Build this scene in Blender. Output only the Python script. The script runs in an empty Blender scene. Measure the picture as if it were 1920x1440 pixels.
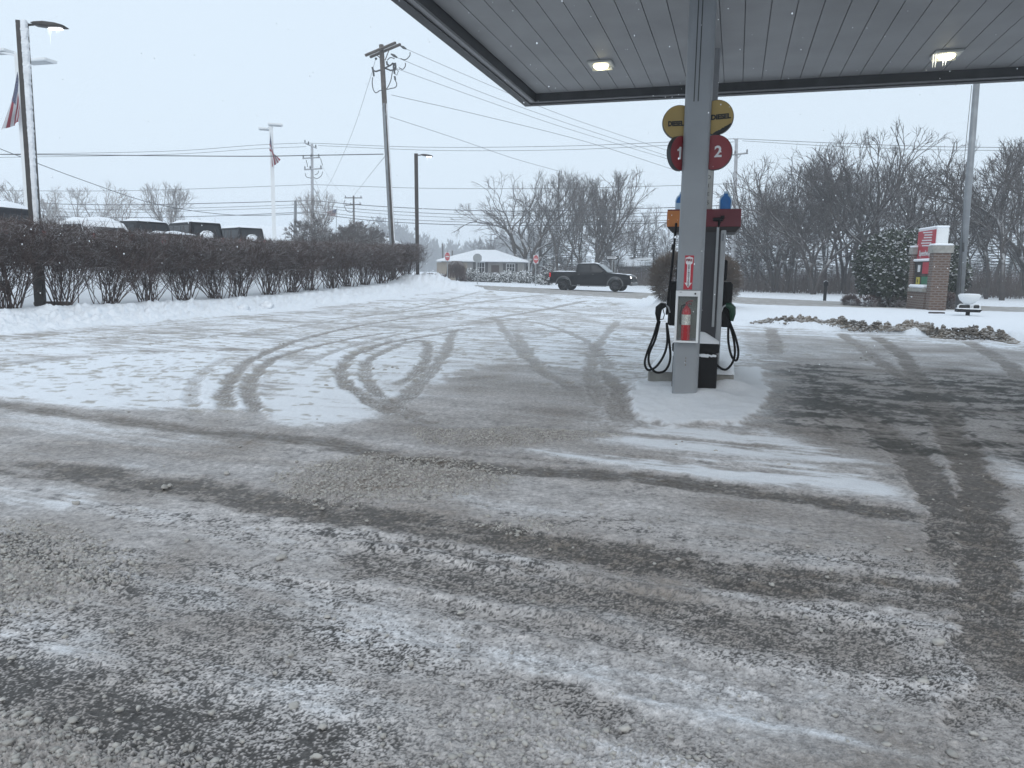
import bpy, math, random
import numpy as np
from mathutils import Vector, Matrix
R_ = math.radians
SC = bpy.context.scene
COL = SC.collection
# ---------------------------------------------------------------- camera model
F = 1400.0; HC = 1.65
PITCH = math.atan((720-508)/F); ROLL = .013
_f = np.array([0, math.cos(PITCH), -math.sin(PITCH)]); _r = np.array([1., 0, 0]); _u = np.array([0, math.sin(PITCH), math.cos(PITCH)])
CR = _r*math.cos(ROLL)+_u*math.sin(ROLL); CU = -_r*math.sin(ROLL)+_u*math.cos(ROLL); CF = _f; CC = np.array([0, 0, HC])
def ray(u, v): return (u-960)/F*CR+(720-v)/F*CU+CF
def onz(u, v, z=0.): d = ray(u, v); return CC+d*((z-CC[2])/d[2])
def atY(u, v, Y): d = ray(u, v); return CC+d*(Y/d[1])
cam = bpy.data.cameras.new('camera'); cam.sensor_width = 36; cam.lens = F/1920*36; cam.clip_end = 3000; cam.clip_start = .05
co = bpy.data.objects.new('camera', cam); COL.objects.link(co)
co.matrix_world = Matrix(((CR[0], CU[0], -CF[0], CC[0]), (CR[1], CU[1], -CF[1], CC[1]), (CR[2], CU[2], -CF[2], CC[2]), (0, 0, 0, 1)))
SC.camera = co
# ---------------------------------------------------------------- noise + terrain
def _h(ix, iy, s):
    n = (ix.astype(np.int64)*374761393+iy.astype(np.int64)*668265263+s*974634777) & 0xffffffff
    n = ((n ^ (n >> 13))*1274126177) & 0xffffffff
    n = ((n ^ (n >> 15))*2246822519) & 0xffffffff
    return (n ^ (n >> 16)) & 0xffffffff
def noise(x, y, s=0):
    x = np.asarray(x, float); y = np.asarray(y, float)
    ix = np.floor(x); iy = np.floor(y); fx = x-ix; fy = y-iy
    ux = fx*fx*fx*(fx*(fx*6-15)+10); uy = fy*fy*fy*(fy*(fy*6-15)+10)
    def g(a, b):
        h = _h(ix+a, iy+b, s).astype(float)*(2*math.pi/4294967296.)
        return np.cos(h)*(fx-a)+np.sin(h)*(fy-b)
    n = (g(0, 0)*(1-ux)+g(1, 0)*ux)*(1-uy)+(g(0, 1)*(1-ux)+g(1, 1)*ux)*uy
    return n*1.5
def fbm(x, y, s=0, o=4, gain=.5):
    t = 0; a = 1.
    for i in range(o):
        t = t+a*noise(x*2**i+i*7.3, y*2**i-i*3.1, s+i*17); a *= gain
    return t
def sst(x, a, b):
    t = np.clip((np.asarray(x, float)-a)/(b-a), 0, 1); return t*t*(3-2*t)
HP0 = np.array([-14.1, 22.8]); HD = np.array([.2905, .9569]); HN = np.array([-.9569, .2905])
AX = np.array([math.sin(R_(15.5)), math.cos(R_(15.5))]); AC = np.array([AX[1], -AX[0]])     # along the pump island, along the canopy edge
def hedge_d(x, y): return (x-HP0[0])*HN[0]+(y-HP0[1])*HN[1]
K0 = onz(1400, 612)[:2]; K1 = onz(1900, 640)[:2]; KD = (K1-K0)/np.linalg.norm(K1-K0); KN = np.array([-KD[1], KD[0]])
def kerb_d(x, y):       # distance beyond the right-hand kerb, positive on the snowy verge
    return (x-K0[0])*KN[0]+(y-K0[1])*KN[1]
PILES = [(-4.9, 47.5, 1.4, 1.2, .36), (-3.5, 46.3, 1.4, 1.1, .26), (-6.2, 46., 1.6, 1.3, .25), (-2.9, 45.4, 1.2, .9, .22), (2.3, 9.95, 1.0, .8, .05), (3.05, 10.3, .3, .2, .13), (2.55, 9.75, .25, .2, .05), (8.4, 37.5, 2.0, 1.2, .5), (7.6, 33.0, 1.6, .8, .35)]
def terrain(x, y):
    x = np.asarray(x, float); y = np.asarray(y, float)
    z = sst(y, 28, 50)*np.clip(.42-.02*x, 0, .55)
    d = hedge_d(x, y)
    lim = 1-sst(y, 46, 54)*(1-sst(-.17*y-x, -1, 3))
    z = z+lim*(.40*sst(d, -3.6, -1.2)+1.55*sst(d, 0.5, 7.5))
    kd = kerb_d(x, y)
    w = sst(x, 5.5, 8.5)*(1-sst(y, 34, 40))
    z = z+.14*sst(kd, 0, .5)*w
    for cx, cy, sx, sy, h in PILES:
        z = z+h*np.exp(-((x-cx)/sx)**2-((y-cy)/sy)**2)
    return z
def T(x, y): return float(terrain(x, y))
def gp(u, v):            # ground point below a pixel, on the terrain
    z = 0.
    for i in range(30):
        p = onz(u, v, z); z = .5*z+.5*T(p[0], p[1])
    return np.array([p[0], p[1], T(p[0], p[1])])
# ---------------------------------------------------------------- materials
MATS = {}
def mat(name, col, rough=.7, metal=0., var=.12, scale=8., bump=0., snow=0., emit=None, estr=0., spec=.5, alpha=1., coords='Object', snow_lo=.35, snow_hi=.75):
    if name in MATS: return MATS[name]
    m = bpy.data.materials.new(name); m.use_nodes = True; nt = m.node_tree; N = nt.nodes; L = nt.links
    b = N['Principled BSDF']; b.inputs['Roughness'].default_value = rough; b.inputs['Metallic'].default_value = metal
    b.inputs['Specular IOR Level'].default_value = spec; b.inputs['Alpha'].default_value = alpha
    tc = N.new('ShaderNodeTexCoord'); no = N.new('ShaderNodeTexNoise'); no.inputs['Scale'].default_value = scale; no.inputs['Detail'].default_value = 5
    L.new(tc.outputs[coords], no.inputs['Vector'])
    ra = N.new('ShaderNodeMix'); ra.data_type = 'RGBA'
    ra.inputs[6].default_value = tuple(c*(1-var) for c in col)+(1,); ra.inputs[7].default_value = tuple(min(1, c*(1+var)) for c in col)+(1,)
    mr = N.new('ShaderNodeMapRange'); mr.inputs[1].default_value = .3; mr.inputs[2].default_value = .7
    L.new(no.outputs['Fac'], mr.inputs[0]); L.new(mr.outputs[0], ra.inputs[0]); out = ra.outputs[2]
    if snow > 0:
        ge = N.new('ShaderNodeNewGeometry'); sx = N.new('ShaderNodeSeparateXYZ'); L.new(ge.outputs['Normal'], sx.inputs[0])
        m1 = N.new('ShaderNodeMapRange'); m1.inputs[1].default_value = snow_lo; m1.inputs[2].default_value = snow_hi; L.new(sx.outputs['Z'], m1.inputs[0])
        n2 = N.new('ShaderNodeTexNoise'); n2.inputs['Scale'].default_value = 3.; n2.inputs['Detail'].default_value = 6; L.new(tc.outputs[coords], n2.inputs['Vector'])
        m2 = N.new('ShaderNodeMapRange'); m2.inputs[1].default_value = .5-.35*snow; m2.inputs[2].default_value = .62-.35*snow; L.new(n2.outputs['Fac'], m2.inputs[0])
        mu = N.new('ShaderNodeMath'); mu.operation = 'MULTIPLY'; L.new(m1.outputs[0], mu.inputs[0]); L.new(m2.outputs[0], mu.inputs[1])
        mu2 = N.new('ShaderNodeMath'); mu2.operation = 'MULTIPLY'; mu2.use_clamp = True; L.new(mu.outputs[0], mu2.inputs[0]); mu2.inputs[1].default_value = min(1, snow*1.1)
        r2 = N.new('ShaderNodeMix'); r2.data_type = 'RGBA'; L.new(mu2.outputs[0], r2.inputs[0]); L.new(out, r2.inputs[6]); r2.inputs[7].default_value = (.84, .86, .89, 1); out = r2.outputs[2]
    L.new(out, b.inputs['Base Color'])
    if bump > 0:
        bu = N.new('ShaderNodeBump'); bu.inputs['Strength'].default_value = bump; bu.inputs['Distance'].default_value = .02
        n3 = N.new('ShaderNodeTexNoise'); n3.inputs['Scale'].default_value = scale*4; n3.inputs['Detail'].default_value = 6; L.new(tc.outputs[coords], n3.inputs['Vector'])
        L.new(n3.outputs['Fac'], bu.inputs['Height']); L.new(bu.outputs[0], b.inputs['Normal'])
    if emit: b.inputs['Emission Color'].default_value = emit+(1,); b.inputs['Emission Strength'].default_value = estr
    MATS[name] = m; return m
def brick_mat(name, c1, c2, mortar, scale, w=.5, h=.25):
    m = bpy.data.materials.new(name); m.use_nodes = True; N = m.node_tree.nodes; L = m.node_tree.links; b = N['Principled BSDF']; b.inputs['Roughness'].default_value = .9
    tc = N.new('ShaderNodeTexCoord'); s = N.new('ShaderNodeSeparateXYZ'); L.new(tc.outputs['Object'], s.inputs[0])
    a = N.new('ShaderNodeMath'); a.operation = 'ADD'; L.new(s.outputs[0], a.inputs[0]); L.new(s.outputs[1], a.inputs[1])
    c = N.new('ShaderNodeCombineXYZ'); L.new(a.outputs[0], c.inputs[0]); L.new(s.outputs[2], c.inputs[1])
    br = N.new('ShaderNodeTexBrick'); L.new(c.outputs[0], br.inputs['Vector']); br.inputs['Color1'].default_value = c1+(1,); br.inputs['Color2'].default_value = c2+(1,); br.inputs['Mortar'].default_value = mortar+(1,)
    br.inputs['Scale'].default_value = scale; br.inputs['Mortar Size'].default_value = .03; br.inputs['Brick Width'].default_value = w; br.inputs['Row Height'].default_value = h
    L.new(br.outputs['Color'], b.inputs['Base Color']); bu = N.new('ShaderNodeBump'); bu.inputs['Strength'].default_value = .5; bu.inputs['Distance'].default_value = .01; bu.invert = True
    L.new(br.outputs['Fac'], bu.inputs['Height']); L.new(bu.outputs[0], b.inputs['Normal']); return m
SNOW = mat('snow', (.84, .87, .91), .6, var=.03, scale=3, bump=.25, spec=.3)
M_bark = mat('bark', (.048, .041, .038), .9, var=.3, scale=3, snow=.45)
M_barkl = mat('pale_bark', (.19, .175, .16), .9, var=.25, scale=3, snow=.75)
M_twig = mat('twig', (.055, .046, .042), .9, var=.2, scale=2, snow=.35)
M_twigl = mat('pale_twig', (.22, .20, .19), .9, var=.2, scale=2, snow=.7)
M_hedge = mat('hedge_twig', (.066, .041, .035), .9, var=.35, scale=2, snow=.38)
M_needle = mat('needles', (.024, .034, .027), .9, var=.35, scale=1.5, snow=.4)
M_leaf = mat('evergreen_leaf', (.024, .036, .018), .6, var=.5, scale=3, snow=.75, snow_lo=.55, snow_hi=.9)
M_blk = mat('black_paint', (.005, .005, .007), .4, var=.1, spec=.12)
M_blkp = mat('black_plastic', (.008, .008, .009), .6, spec=.25)
M_rub = mat('rubber', (.009, .009, .01), .75, spec=.2)
M_glass = mat('dark_glass', (.012, .014, .018), .08, var=.2, spec=.35)
M_white = mat('white_paint', (.72, .74, .75), .45, var=.04, scale=2)
M_alu = mat('aluminium', (.42, .44, .46), .4, metal=.6, var=.1)
M_steel = mat('galvanised_steel', (.22, .235, .25), .5, metal=.3, var=.2, scale=2)
M_wood = mat('weathered_wood', (.10, .085, .075), .9, var=.35, scale=4)
M_bronze = mat('bronze_pole', (.03, .024, .021), .5, var=.3)
M_conc = mat('concrete', (.27, .265, .245), .9, var=.2, scale=6, bump=.3)
M_wire = mat('wire', (.05, .052, .056), .6)
# ---------------------------------------------------------------- mesh builder
class MB:
    def __init__(s): s.v = []; s.f = []; s.m = []; s.cur = 0
    def add(s, vs, fs):
        o = len(s.v); s.v.extend([tuple(p) for p in vs]); s.f.extend([tuple(i+o for i in f) for f in fs]); s.m.extend([s.cur]*len(fs)); return s
    def box(s, c, size, rz=0., bev=0.):
        x, y, z = [q/2 for q in size]
        if bev > 0:
            b = min(bev, x*.9, y*.9, z*.9); P = []
            for sz, ins in ((-z, b), (-z+b, 0), (z-b, 0), (z, b)):
                X = x-ins; Y = y-ins; k = b
                P += [(-X+k*(ins == 0), -Y, sz), (X-k*(ins == 0), -Y, sz), (X, -Y+k*(ins == 0), sz), (X, Y-k*(ins == 0), sz), (X-k*(ins == 0), Y, sz), (-X+k*(ins == 0), Y, sz), (-X, Y-k*(ins == 0), sz), (-X, -Y+k*(ins == 0), sz)]
            fs = [tuple(range(7, -1, -1)), tuple(range(24, 32))]
            for r in range(3):
                for i in range(8): fs.append((r*8+i, r*8+(i+1) % 8, (r+1)*8+(i+1) % 8, (r+1)*8+i))
        else:
            P = [(-x, -y, -z), (x, -y, -z), (x, y, -z), (-x, y, -z), (-x, -y, z), (x, -y, z), (x, y, z), (-x, y, z)]
            fs = [(3, 2, 1, 0), (4, 5, 6, 7), (0, 1, 5, 4), (1, 2, 6, 5), (2, 3, 7, 6), (3, 0, 4, 7)]
        cr, sr = math.cos(rz), math.sin(rz)
        return s.add([(c[0]+p[0]*cr-p[1]*sr, c[1]+p[0]*sr+p[1]*cr, c[2]+p[2]) for p in P], fs)
    def tube(s, pts, rad, n=6, cap=True):
        pts = [np.array(p, float) for p in pts]; k = len(pts)
        if not hasattr(rad, '__len__'): rad = [rad]*k
        vs = []; ref = None
        for i in range(k):
            d = pts[min(i+1, k-1)]-pts[max(i-1, 0)]; l = math.sqrt(d[0]*d[0]+d[1]*d[1]+d[2]*d[2]) or 1; d = d/l
            if ref is None: ref = np.array([1., 0, 0]) if abs(d[0]) < .6 else np.array([0, 1., 0])
            a = np.array([d[1]*ref[2]-d[2]*ref[1], d[2]*ref[0]-d[0]*ref[2], d[0]*ref[1]-d[1]*ref[0]]); a /= (math.sqrt(a@a) or 1)
            b = np.array([d[1]*a[2]-d[2]*a[1], d[2]*a[0]-d[0]*a[2], d[0]*a[1]-d[1]*a[0]]); ref = -b if False else np.array([a[1]*d[2]-a[2]*d[1], a[2]*d[0]-a[0]*d[2], a[0]*d[1]-a[1]*d[0]])
            for j in range(n):
                t = 2*math.pi*j/n; q = pts[i]+rad[i]*(a*math.cos(t)+b*math.sin(t)); vs.append((q[0], q[1], q[2]))
        fs = [(i*n+j, i*n+(j+1) % n, (i+1)*n+(j+1) % n, (i+1)*n+j) for i in range(k-1) for j in range(n)]
        if cap and n > 3: fs += [tuple(range(n-1, -1, -1)), tuple((k-1)*n+j for j in range(n))]
        return s.add(vs, fs)
    def prism(s, poly, y0, y1, axis='y'):      # polygon in (a, z) pushed along y (or x)
        n = len(poly)
        mk = (lambda a, z, t: (a, t, z)) if axis == 'y' else ((lambda a, z, t: (t, a, z)) if axis == 'x' else (lambda a, z, t: (a, z, t)))
        vs = [mk(a, z, y0) for a, z in poly]+[mk(a, z, y1) for a, z in poly]
        return s.add(vs, [tuple(range(n)), tuple(range(2*n-1, n-1, -1))]+[(i, n+i, n+(i+1) % n, (i+1) % n) for i in range(n)])
    def lathe(s, prof, c=(0, 0, 0), n=16, sx=1., sy=1.):
        vs = []
        for r, z in prof:
            for j in range(n): t = 2*math.pi*j/n; vs.append((c[0]+sx*r*math.cos(t), c[1]+sy*r*math.sin(t), c[2]+z))
        k = len(prof); fs = [(i*n+j, i*n+(j+1) % n, (i+1)*n+(j+1) % n, (i+1)*n+j) for i in range(k-1) for j in range(n)]
        fs += [tuple(range(n-1, -1, -1)), tuple((k-1)*n+j for j in range(n))]
        return s.add(vs, fs)
    def build(s, name, m=None, parent=None, world=False, smooth=False, bevel=0.):
        me = bpy.data.meshes.new(name); vs = s.v
        if world and parent is not None:
            mi = parent.matrix_basis.inverted(); vs = [tuple(mi @ Vector(p)) for p in vs]
        me.from_pydata(vs, [], s.f); ms = m if isinstance(m, (list, tuple)) else [m]
        for q in ms: me.materials.append(q)
        if len(ms) > 1: me.polygons.foreach_set('material_index', s.m)
        if smooth: me.polygons.foreach_set('use_smooth', [True]*len(me.polygons))
        me.update(); o = bpy.data.objects.new(name, me); COL.objects.link(o)
        if parent is not None: o.parent = parent
        if bevel > 0:
            bm = o.modifiers.new('bevel', 'BEVEL'); bm.width = bevel; bm.segments = 2; bm.limit_method = 'ANGLE'
        return o
def tag(o, label=None, cat=None, group=None, kind=None):
    if label: o['label'] = label
    if cat: o['category'] = cat
    if group: o['group'] = group
    if kind: o['kind'] = kind
    return o
def thing(name, label, cat, loc=(0, 0, 0), rz=0., group=None):
    o = bpy.data.objects.new(name, None); COL.objects.link(o); o.location = tuple(float(q) for q in loc); o.rotation_euler = (0, 0, rz); o.empty_display_size = .2
    o.matrix_basis = Matrix.Translation(Vector(o.location)) @ Matrix.Rotation(rz, 4, 'Z')
    return tag(o, label, cat, group)
def copy_tree(o, loc, rz=0., s=1., label=None, group=None, parent=None):
    c = o.copy(); COL.objects.link(c)
    if parent is None: c.location = tuple(float(q) for q in loc); c.rotation_euler = (0, 0, rz); c.scale = (s, s, s) if not hasattr(s, '__len__') else s
    else: c.parent = parent
    if label: c['label'] = label
    if group: c['group'] = group
    for ch in [q for q in bpy.data.objects if q.parent == o]: copy_tree(ch, None, parent=c)
    return c
FONTC = {}
def text_part(txt, size, m, parent, matrix, name='lettering', depth=.002, align='CENTER', sx=1., bold=0.):
    cu = bpy.data.curves.new('t', 'FONT'); cu.body = txt; cu.size = size; cu.extrude = depth; cu.align_x = align; cu.align_y = 'CENTER'; cu.offset = bold
    o = bpy.data.objects.new('t', cu); COL.objects.link(o); dg = bpy.context.evaluated_depsgraph_get()
    me = bpy.data.meshes.new_from_object(o.evaluated_get(dg)); bpy.data.objects.remove(o); me.materials.clear(); me.materials.append(m)
    me.transform(matrix @ Matrix.Diagonal((sx, 1, 1, 1))); me.name = name
    r = bpy.data.objects.new(name, me); COL.objects.link(r); r.parent = parent; return r
def facing(loc, rz, tilt=0.):    # text plane: reads upright, faces -Y of the frame turned by rz
    return Matrix.Translation(Vector(loc)) @ Matrix.Rotation(rz, 4, 'Z') @ Matrix.Rotation(tilt, 4, 'Y') @ Matrix.Rotation(math.pi/2, 4, 'X')
HAZE = .0017; EXPO = .36
rng = random.Random(7)
# ---------------------------------------------------------------- ground
NR, NCOL = 1450, 1400
vv = np.concatenate([np.linspace(980, 90, 1050), np.linspace(89.6, 2.1, NR-1050)])
ys = 747*HC/vv; ts = np.linspace(-1, 1, NCOL)
Yg, Tg = np.meshgrid(ys, ts, indexing='ij'); Xg = Tg*(.86*Yg+2.)
X = Xg.ravel(); Y = Yg.ravel(); NV = X.size
Z = terrain(X, Y)
dyr = np.gradient(ys); DY = np.repeat(dyr, NCOL); DX = np.repeat((.86*ys+2.)*2/NCOL, NCOL)
def bl(lam, f=DY): return np.clip(1.4-1.1*f/lam, 0, 1)         # fade detail the mesh cannot carry
wx = X+.05*noise(X*1.3, Y*1.3, 5)+.03*noise(X*6, Y*6, 6); wy = Y+.05*noise(X*1.3, Y*1.3, 7)+.03*noise(X*6, Y*6, 8)
def seg_d(px, py, a, b):
    dx, dy = b[0]-a[0], b[1]-a[1]; L2 = dx*dx+dy*dy+1e-9
    t = np.clip(((px-a[0])*dx+(py-a[1])*dy)/L2, 0, 1)
    cr = ((px-a[0])*dy-(py-a[1])*dx)
    return np.hypot(px-a[0]-t*dx, py-a[1]-t*dy), t*math.sqrt(L2), np.sign(cr)
def smooth_line(pts, k=6):
    P = [np.array(p, float) for p in pts]; P = [2*P[0]-P[1]]+P+[2*P[-1]-P[-2]]; out = []
    for i in range(1, len(P)-2):
        for j in range(k):
            t = j/k; out.append(.5*((2*P[i])+(-P[i-1]+P[i+1])*t+(2*P[i-1]-5*P[i]+4*P[i+1]-P[i+2])*t*t+(-P[i-1]+3*P[i]-3*P[i+1]+P[i+2])*t**3))
    out.append(P[-2]); return out
def stroke(px, w, soft=.08, ragged=True):
    P = smooth_line([onz(u, v)[:2] for u, v in px]); Q = np.array(P)
    ax_, ay_ = (wx, wy) if ragged else (X, Y)
    mk = np.zeros(NV); s_ = np.zeros(NV); l_ = np.zeros(NV)
    sel = np.where((X > Q[:, 0].min()-w-1) & (X < Q[:, 0].max()+w+1) & (Y > Q[:, 1].min()-w-1) & (Y < Q[:, 1].max()+w+1))[0]
    if not len(sel): return mk, s_, l_
    best = np.full(len(sel), 1e9); bs = np.zeros(len(sel)); sg = np.zeros(len(sel)); acc = 0
    for a, b in zip(P[:-1], P[1:]):
        d, t, c = seg_d(ax_[sel], ay_[sel], a, b); m = d < best
        best[m] = d[m]; bs[m] = acc+t[m]; sg[m] = c[m]; acc += math.hypot(b[0]-a[0], b[1]-a[1])
    if ragged: bx = X[sel]; by = Y[sel]; kk_ = min(1., w/.35); best = np.abs(best+kk_*(.055*noise(bx*2.6, by*2.6, 121)+.04*noise(bx*8, by*8, 122)+.02*noise(bx*26, by*26, 123)))
    mk[sel] = 1-sst(best, w/2-soft, w/2+soft); s_[sel] = bs; l_[sel] = best*sg; return mk, s_, l_
def poly(px, soft=.25, px_space=True):
    Q = [onz(u, v)[:2] for u, v in px] if px_space else [np.array(q, float) for q in px]; n = len(Q)
    A = np.array(Q); mk = np.zeros(NV)
    sel = np.where((X > A[:, 0].min()-soft-.6) & (X < A[:, 0].max()+soft+.6) & (Y > A[:, 1].min()-soft-.6) & (Y < A[:, 1].max()+soft+.6))[0]
    x_, y_ = wx[sel], wy[sel]; ins = np.zeros(len(sel), bool); d = np.full(len(sel), 1e9)
    for i in range(n):
        a, b = Q[i], Q[(i+1) % n]; d = np.minimum(d, seg_d(x_, y_, a, b)[0])
        c = ((a[1] > y_) != (b[1] > y_)) & (x_ < (b[0]-a[0])*(y_-a[1])/(b[1]-a[1]+1e-12)+a[0]); ins ^= c
    mk[sel] = sst(np.where(ins, d, -d), -soft, soft); return mk
sa, sb = math.cos(R_(-21)), math.sin(R_(-21))
U = X*sa+Y*sb; W = -X*sb+Y*sa
streak = .55*noise(U*.35, W*2.2, 21)+.5*noise(U*.9, W*4.5, 24)*bl(.4)+.5*noise(U*1.3, W*9, 22)*bl(.2)+.5*noise(U*3, W*20, 23)*bl(.1)
farn = noise(X*2.4, Y*1.6, 25)*sst(Y, 9, 16)*bl(1.2)+.8*noise(X*1.1, Y*.8, 26)*sst(Y, 16, 26)
blot = fbm(X*.45, Y*.45, 31, 4)
med = fbm(X*2.2, Y*2.2, 33, 3)*bl(.5)
g0 = noise(X*5, Y*5, 27)
band = .7*noise(U*.13, W*1.0, 28)+.6*noise(U*.22, W*2.3, 29)+.35*noise(U*.4, W*5, 30)*bl(.3)
f1 = (.22*noise(X*17, Y*22, 61)*bl(.06)+.55*noise(X*38, Y*44, 60)*bl(.03)+.85*noise(X*80, Y*84, 59)*bl(.016)+.8*noise(X*150, Y*140, 63)*bl(.0095))
fpx = .8*noise(X*21, Y*6.5, 111)*bl(.17)*sst(Y, 4, 7)+.45*noise(X*8, Y*2.2, 112)*bl(.5)*sst(Y, 9, 14)+.7*noise(U*1.6, W*2.2, 113)*bl(.6)*sst(Y, 9, 15)
fmid = .6*fpx+.7*noise(X*9, Y*9, 58)*bl(.13)+.5*noise(X*4.4, Y*3.4, 57)*bl(.4)*sst(Y, 3, 7)
S = np.zeros(NV); B = np.zeros(NV); A = np.zeros(NV); H = np.zeros(NV); LM = np.zeros(NV)
def mx(a, b): return np.maximum(a, b)
# upper part of the lot keeps most of its snow, the near part is packed ice and slush
up = poly([(-900, 700), (-200, 735), (0, 752), (150, 768), (390, 772), (560, 795), (700, 775), (860, 720), (1160, 725), (1420, 690), (1700, 640), (2200, 690), (2600, 560), (1500, 540), (-500, 540)], .3)
S = up*np.clip(.66+.7*streak+.35*blot+.2*sst(Y, 25, 40), 0, 1)
lot_far = sst(Y, 13, 20)
S = S*(1-.12*lot_far)
S = S*(1-.75*poly([(1385, 622), (1890, 655), (2300, 700), (2300, 800), (1920, 720), (1700, 690), (1420, 672)], .3)*np.clip(.75+.8*streak, 0, 1))
for px, a in (([(0, 690), (200, 668), (420, 660), (430, 700), (390, 765), (200, 765), (0, 745)], .97), ([(500, 770), (560, 720), (700, 705), (760, 745), (700, 785), (600, 800), (520, 795)], .9), ([(640, 690), (720, 650), (820, 660), (800, 710), (760, 730)], .8), ([(560, 690), (600, 660), (660, 655), (600, 720), (520, 740)], .85),
              ([(820, 740), (900, 700), (880, 660), (960, 640), (1000, 660), (900, 720)], .6)):
    m = poly(px, .3); S = S*(1-m)+m*np.clip(a+.25*streak, 0, 1)
wh = [([(960, 838), (1200, 852), (1450, 868), (1640, 882), (1690, 935), (1500, 915), (1280, 893), (1120, 872)], 1.1), ([(1080, 818), (1200, 800), (1420, 806), (1560, 840), (1660, 872), (1500, 866), (1250, 846)], .9),
      ([(1700, 866), (1780, 862), (1815, 930), (1790, 980), (1740, 930)], .55), ([(1845, 852), (1980, 880), (1990, 930), (1900, 905)], .8),
      ([(1100, 1270), (1330, 1310), (1500, 1350), (1680, 1400), (1500, 1400), (1300, 1350), (1150, 1310)], .8), ([(960, 1090), (1150, 1130), (1340, 1180), (1200, 1190), (1000, 1140)], .6),
      ([(960, 1230), (1120, 1290), (1260, 1330), (1100, 1300), (980, 1270)], .45), ([(0, 915), (180, 920), (190, 945), (110, 958), (0, 950)], .6), ([(210, 862), (300, 880), (350, 893), (290, 896), (220, 885)], .6),
      ([(100, 1210), (170, 1200), (175, 1240), (120, 1245)], .9), ([(560, 1290), (640, 1330), (760, 1370), (900, 1420), (700, 1370), (560, 1330), (400, 1290)], .55), ([(0, 765), (200, 790), (400, 815), (400, 830), (250, 840), (0, 800)], .35),
      ([(900, 890), (985, 885), (975, 910), (890, 935), (850, 930)], .4), ([(1250, 1000), (1500, 1040), (1640, 1075), (1640, 1085), (1400, 1050)], .3), ([(1180, 950), (1350, 970), (1560, 1010), (1340, 990)], .45)]
for px, a in wh:
    m = poly(px, .22); S = mx(S, m*a*np.clip(.85+.9*streak+.3*med, 0, 1.1))
m_is0 = poly([(1168, 742), (1195, 715), (1300, 690), (1425, 690), (1442, 735), (1420, 775), (1400, 792), (1250, 802), (1185, 776)], .3); m_is = sst(m_is0+.10*med+.18*blot+.05*g0+.1*fmid, .30, .72); m_ap = poly([(1110, 770), (1165, 705), (1300, 680), (1440, 668), (1475, 735), (1440, 800), (1560, 850), (1300, 850), (1120, 825)], .5)*np.clip(.50+.55*streak+.3*fmid+.25*med, 0, .85)
# darker bare areas
dark = poly([(1425, 678), (1560, 680), (1700, 705), (1780, 690), (2100, 740), (2300, 880), (1920, 880), (1850, 850), (1750, 868), (1640, 858), (1520, 812), (1410, 796), (1448, 750)], .45)*sst(.54+.55*streak+.5*fmid+.45*blot+.35*med, .10, 1.0)
S = S*(1-dark*.96); A = mx(A, dark*1.0)
grey = poly([(870, 690), (960, 672), (1060, 690), (1130, 700), (1165, 745), (1165, 820), (1000, 815), (860, 800), (770, 765), (760, 735)], 1.0)
grey = sst(grey+.5*blot*grey+.6*streak*grey+.35*med+.2*fmid, .40, 1.0); S = S*(1-.9*grey); A = mx(A, grey*np.clip(.10+.3*blot, 0, .4))
S = mx(S, m_is)
S = mx(S, m_ap); A *= (1-.8*m_ap)
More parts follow.
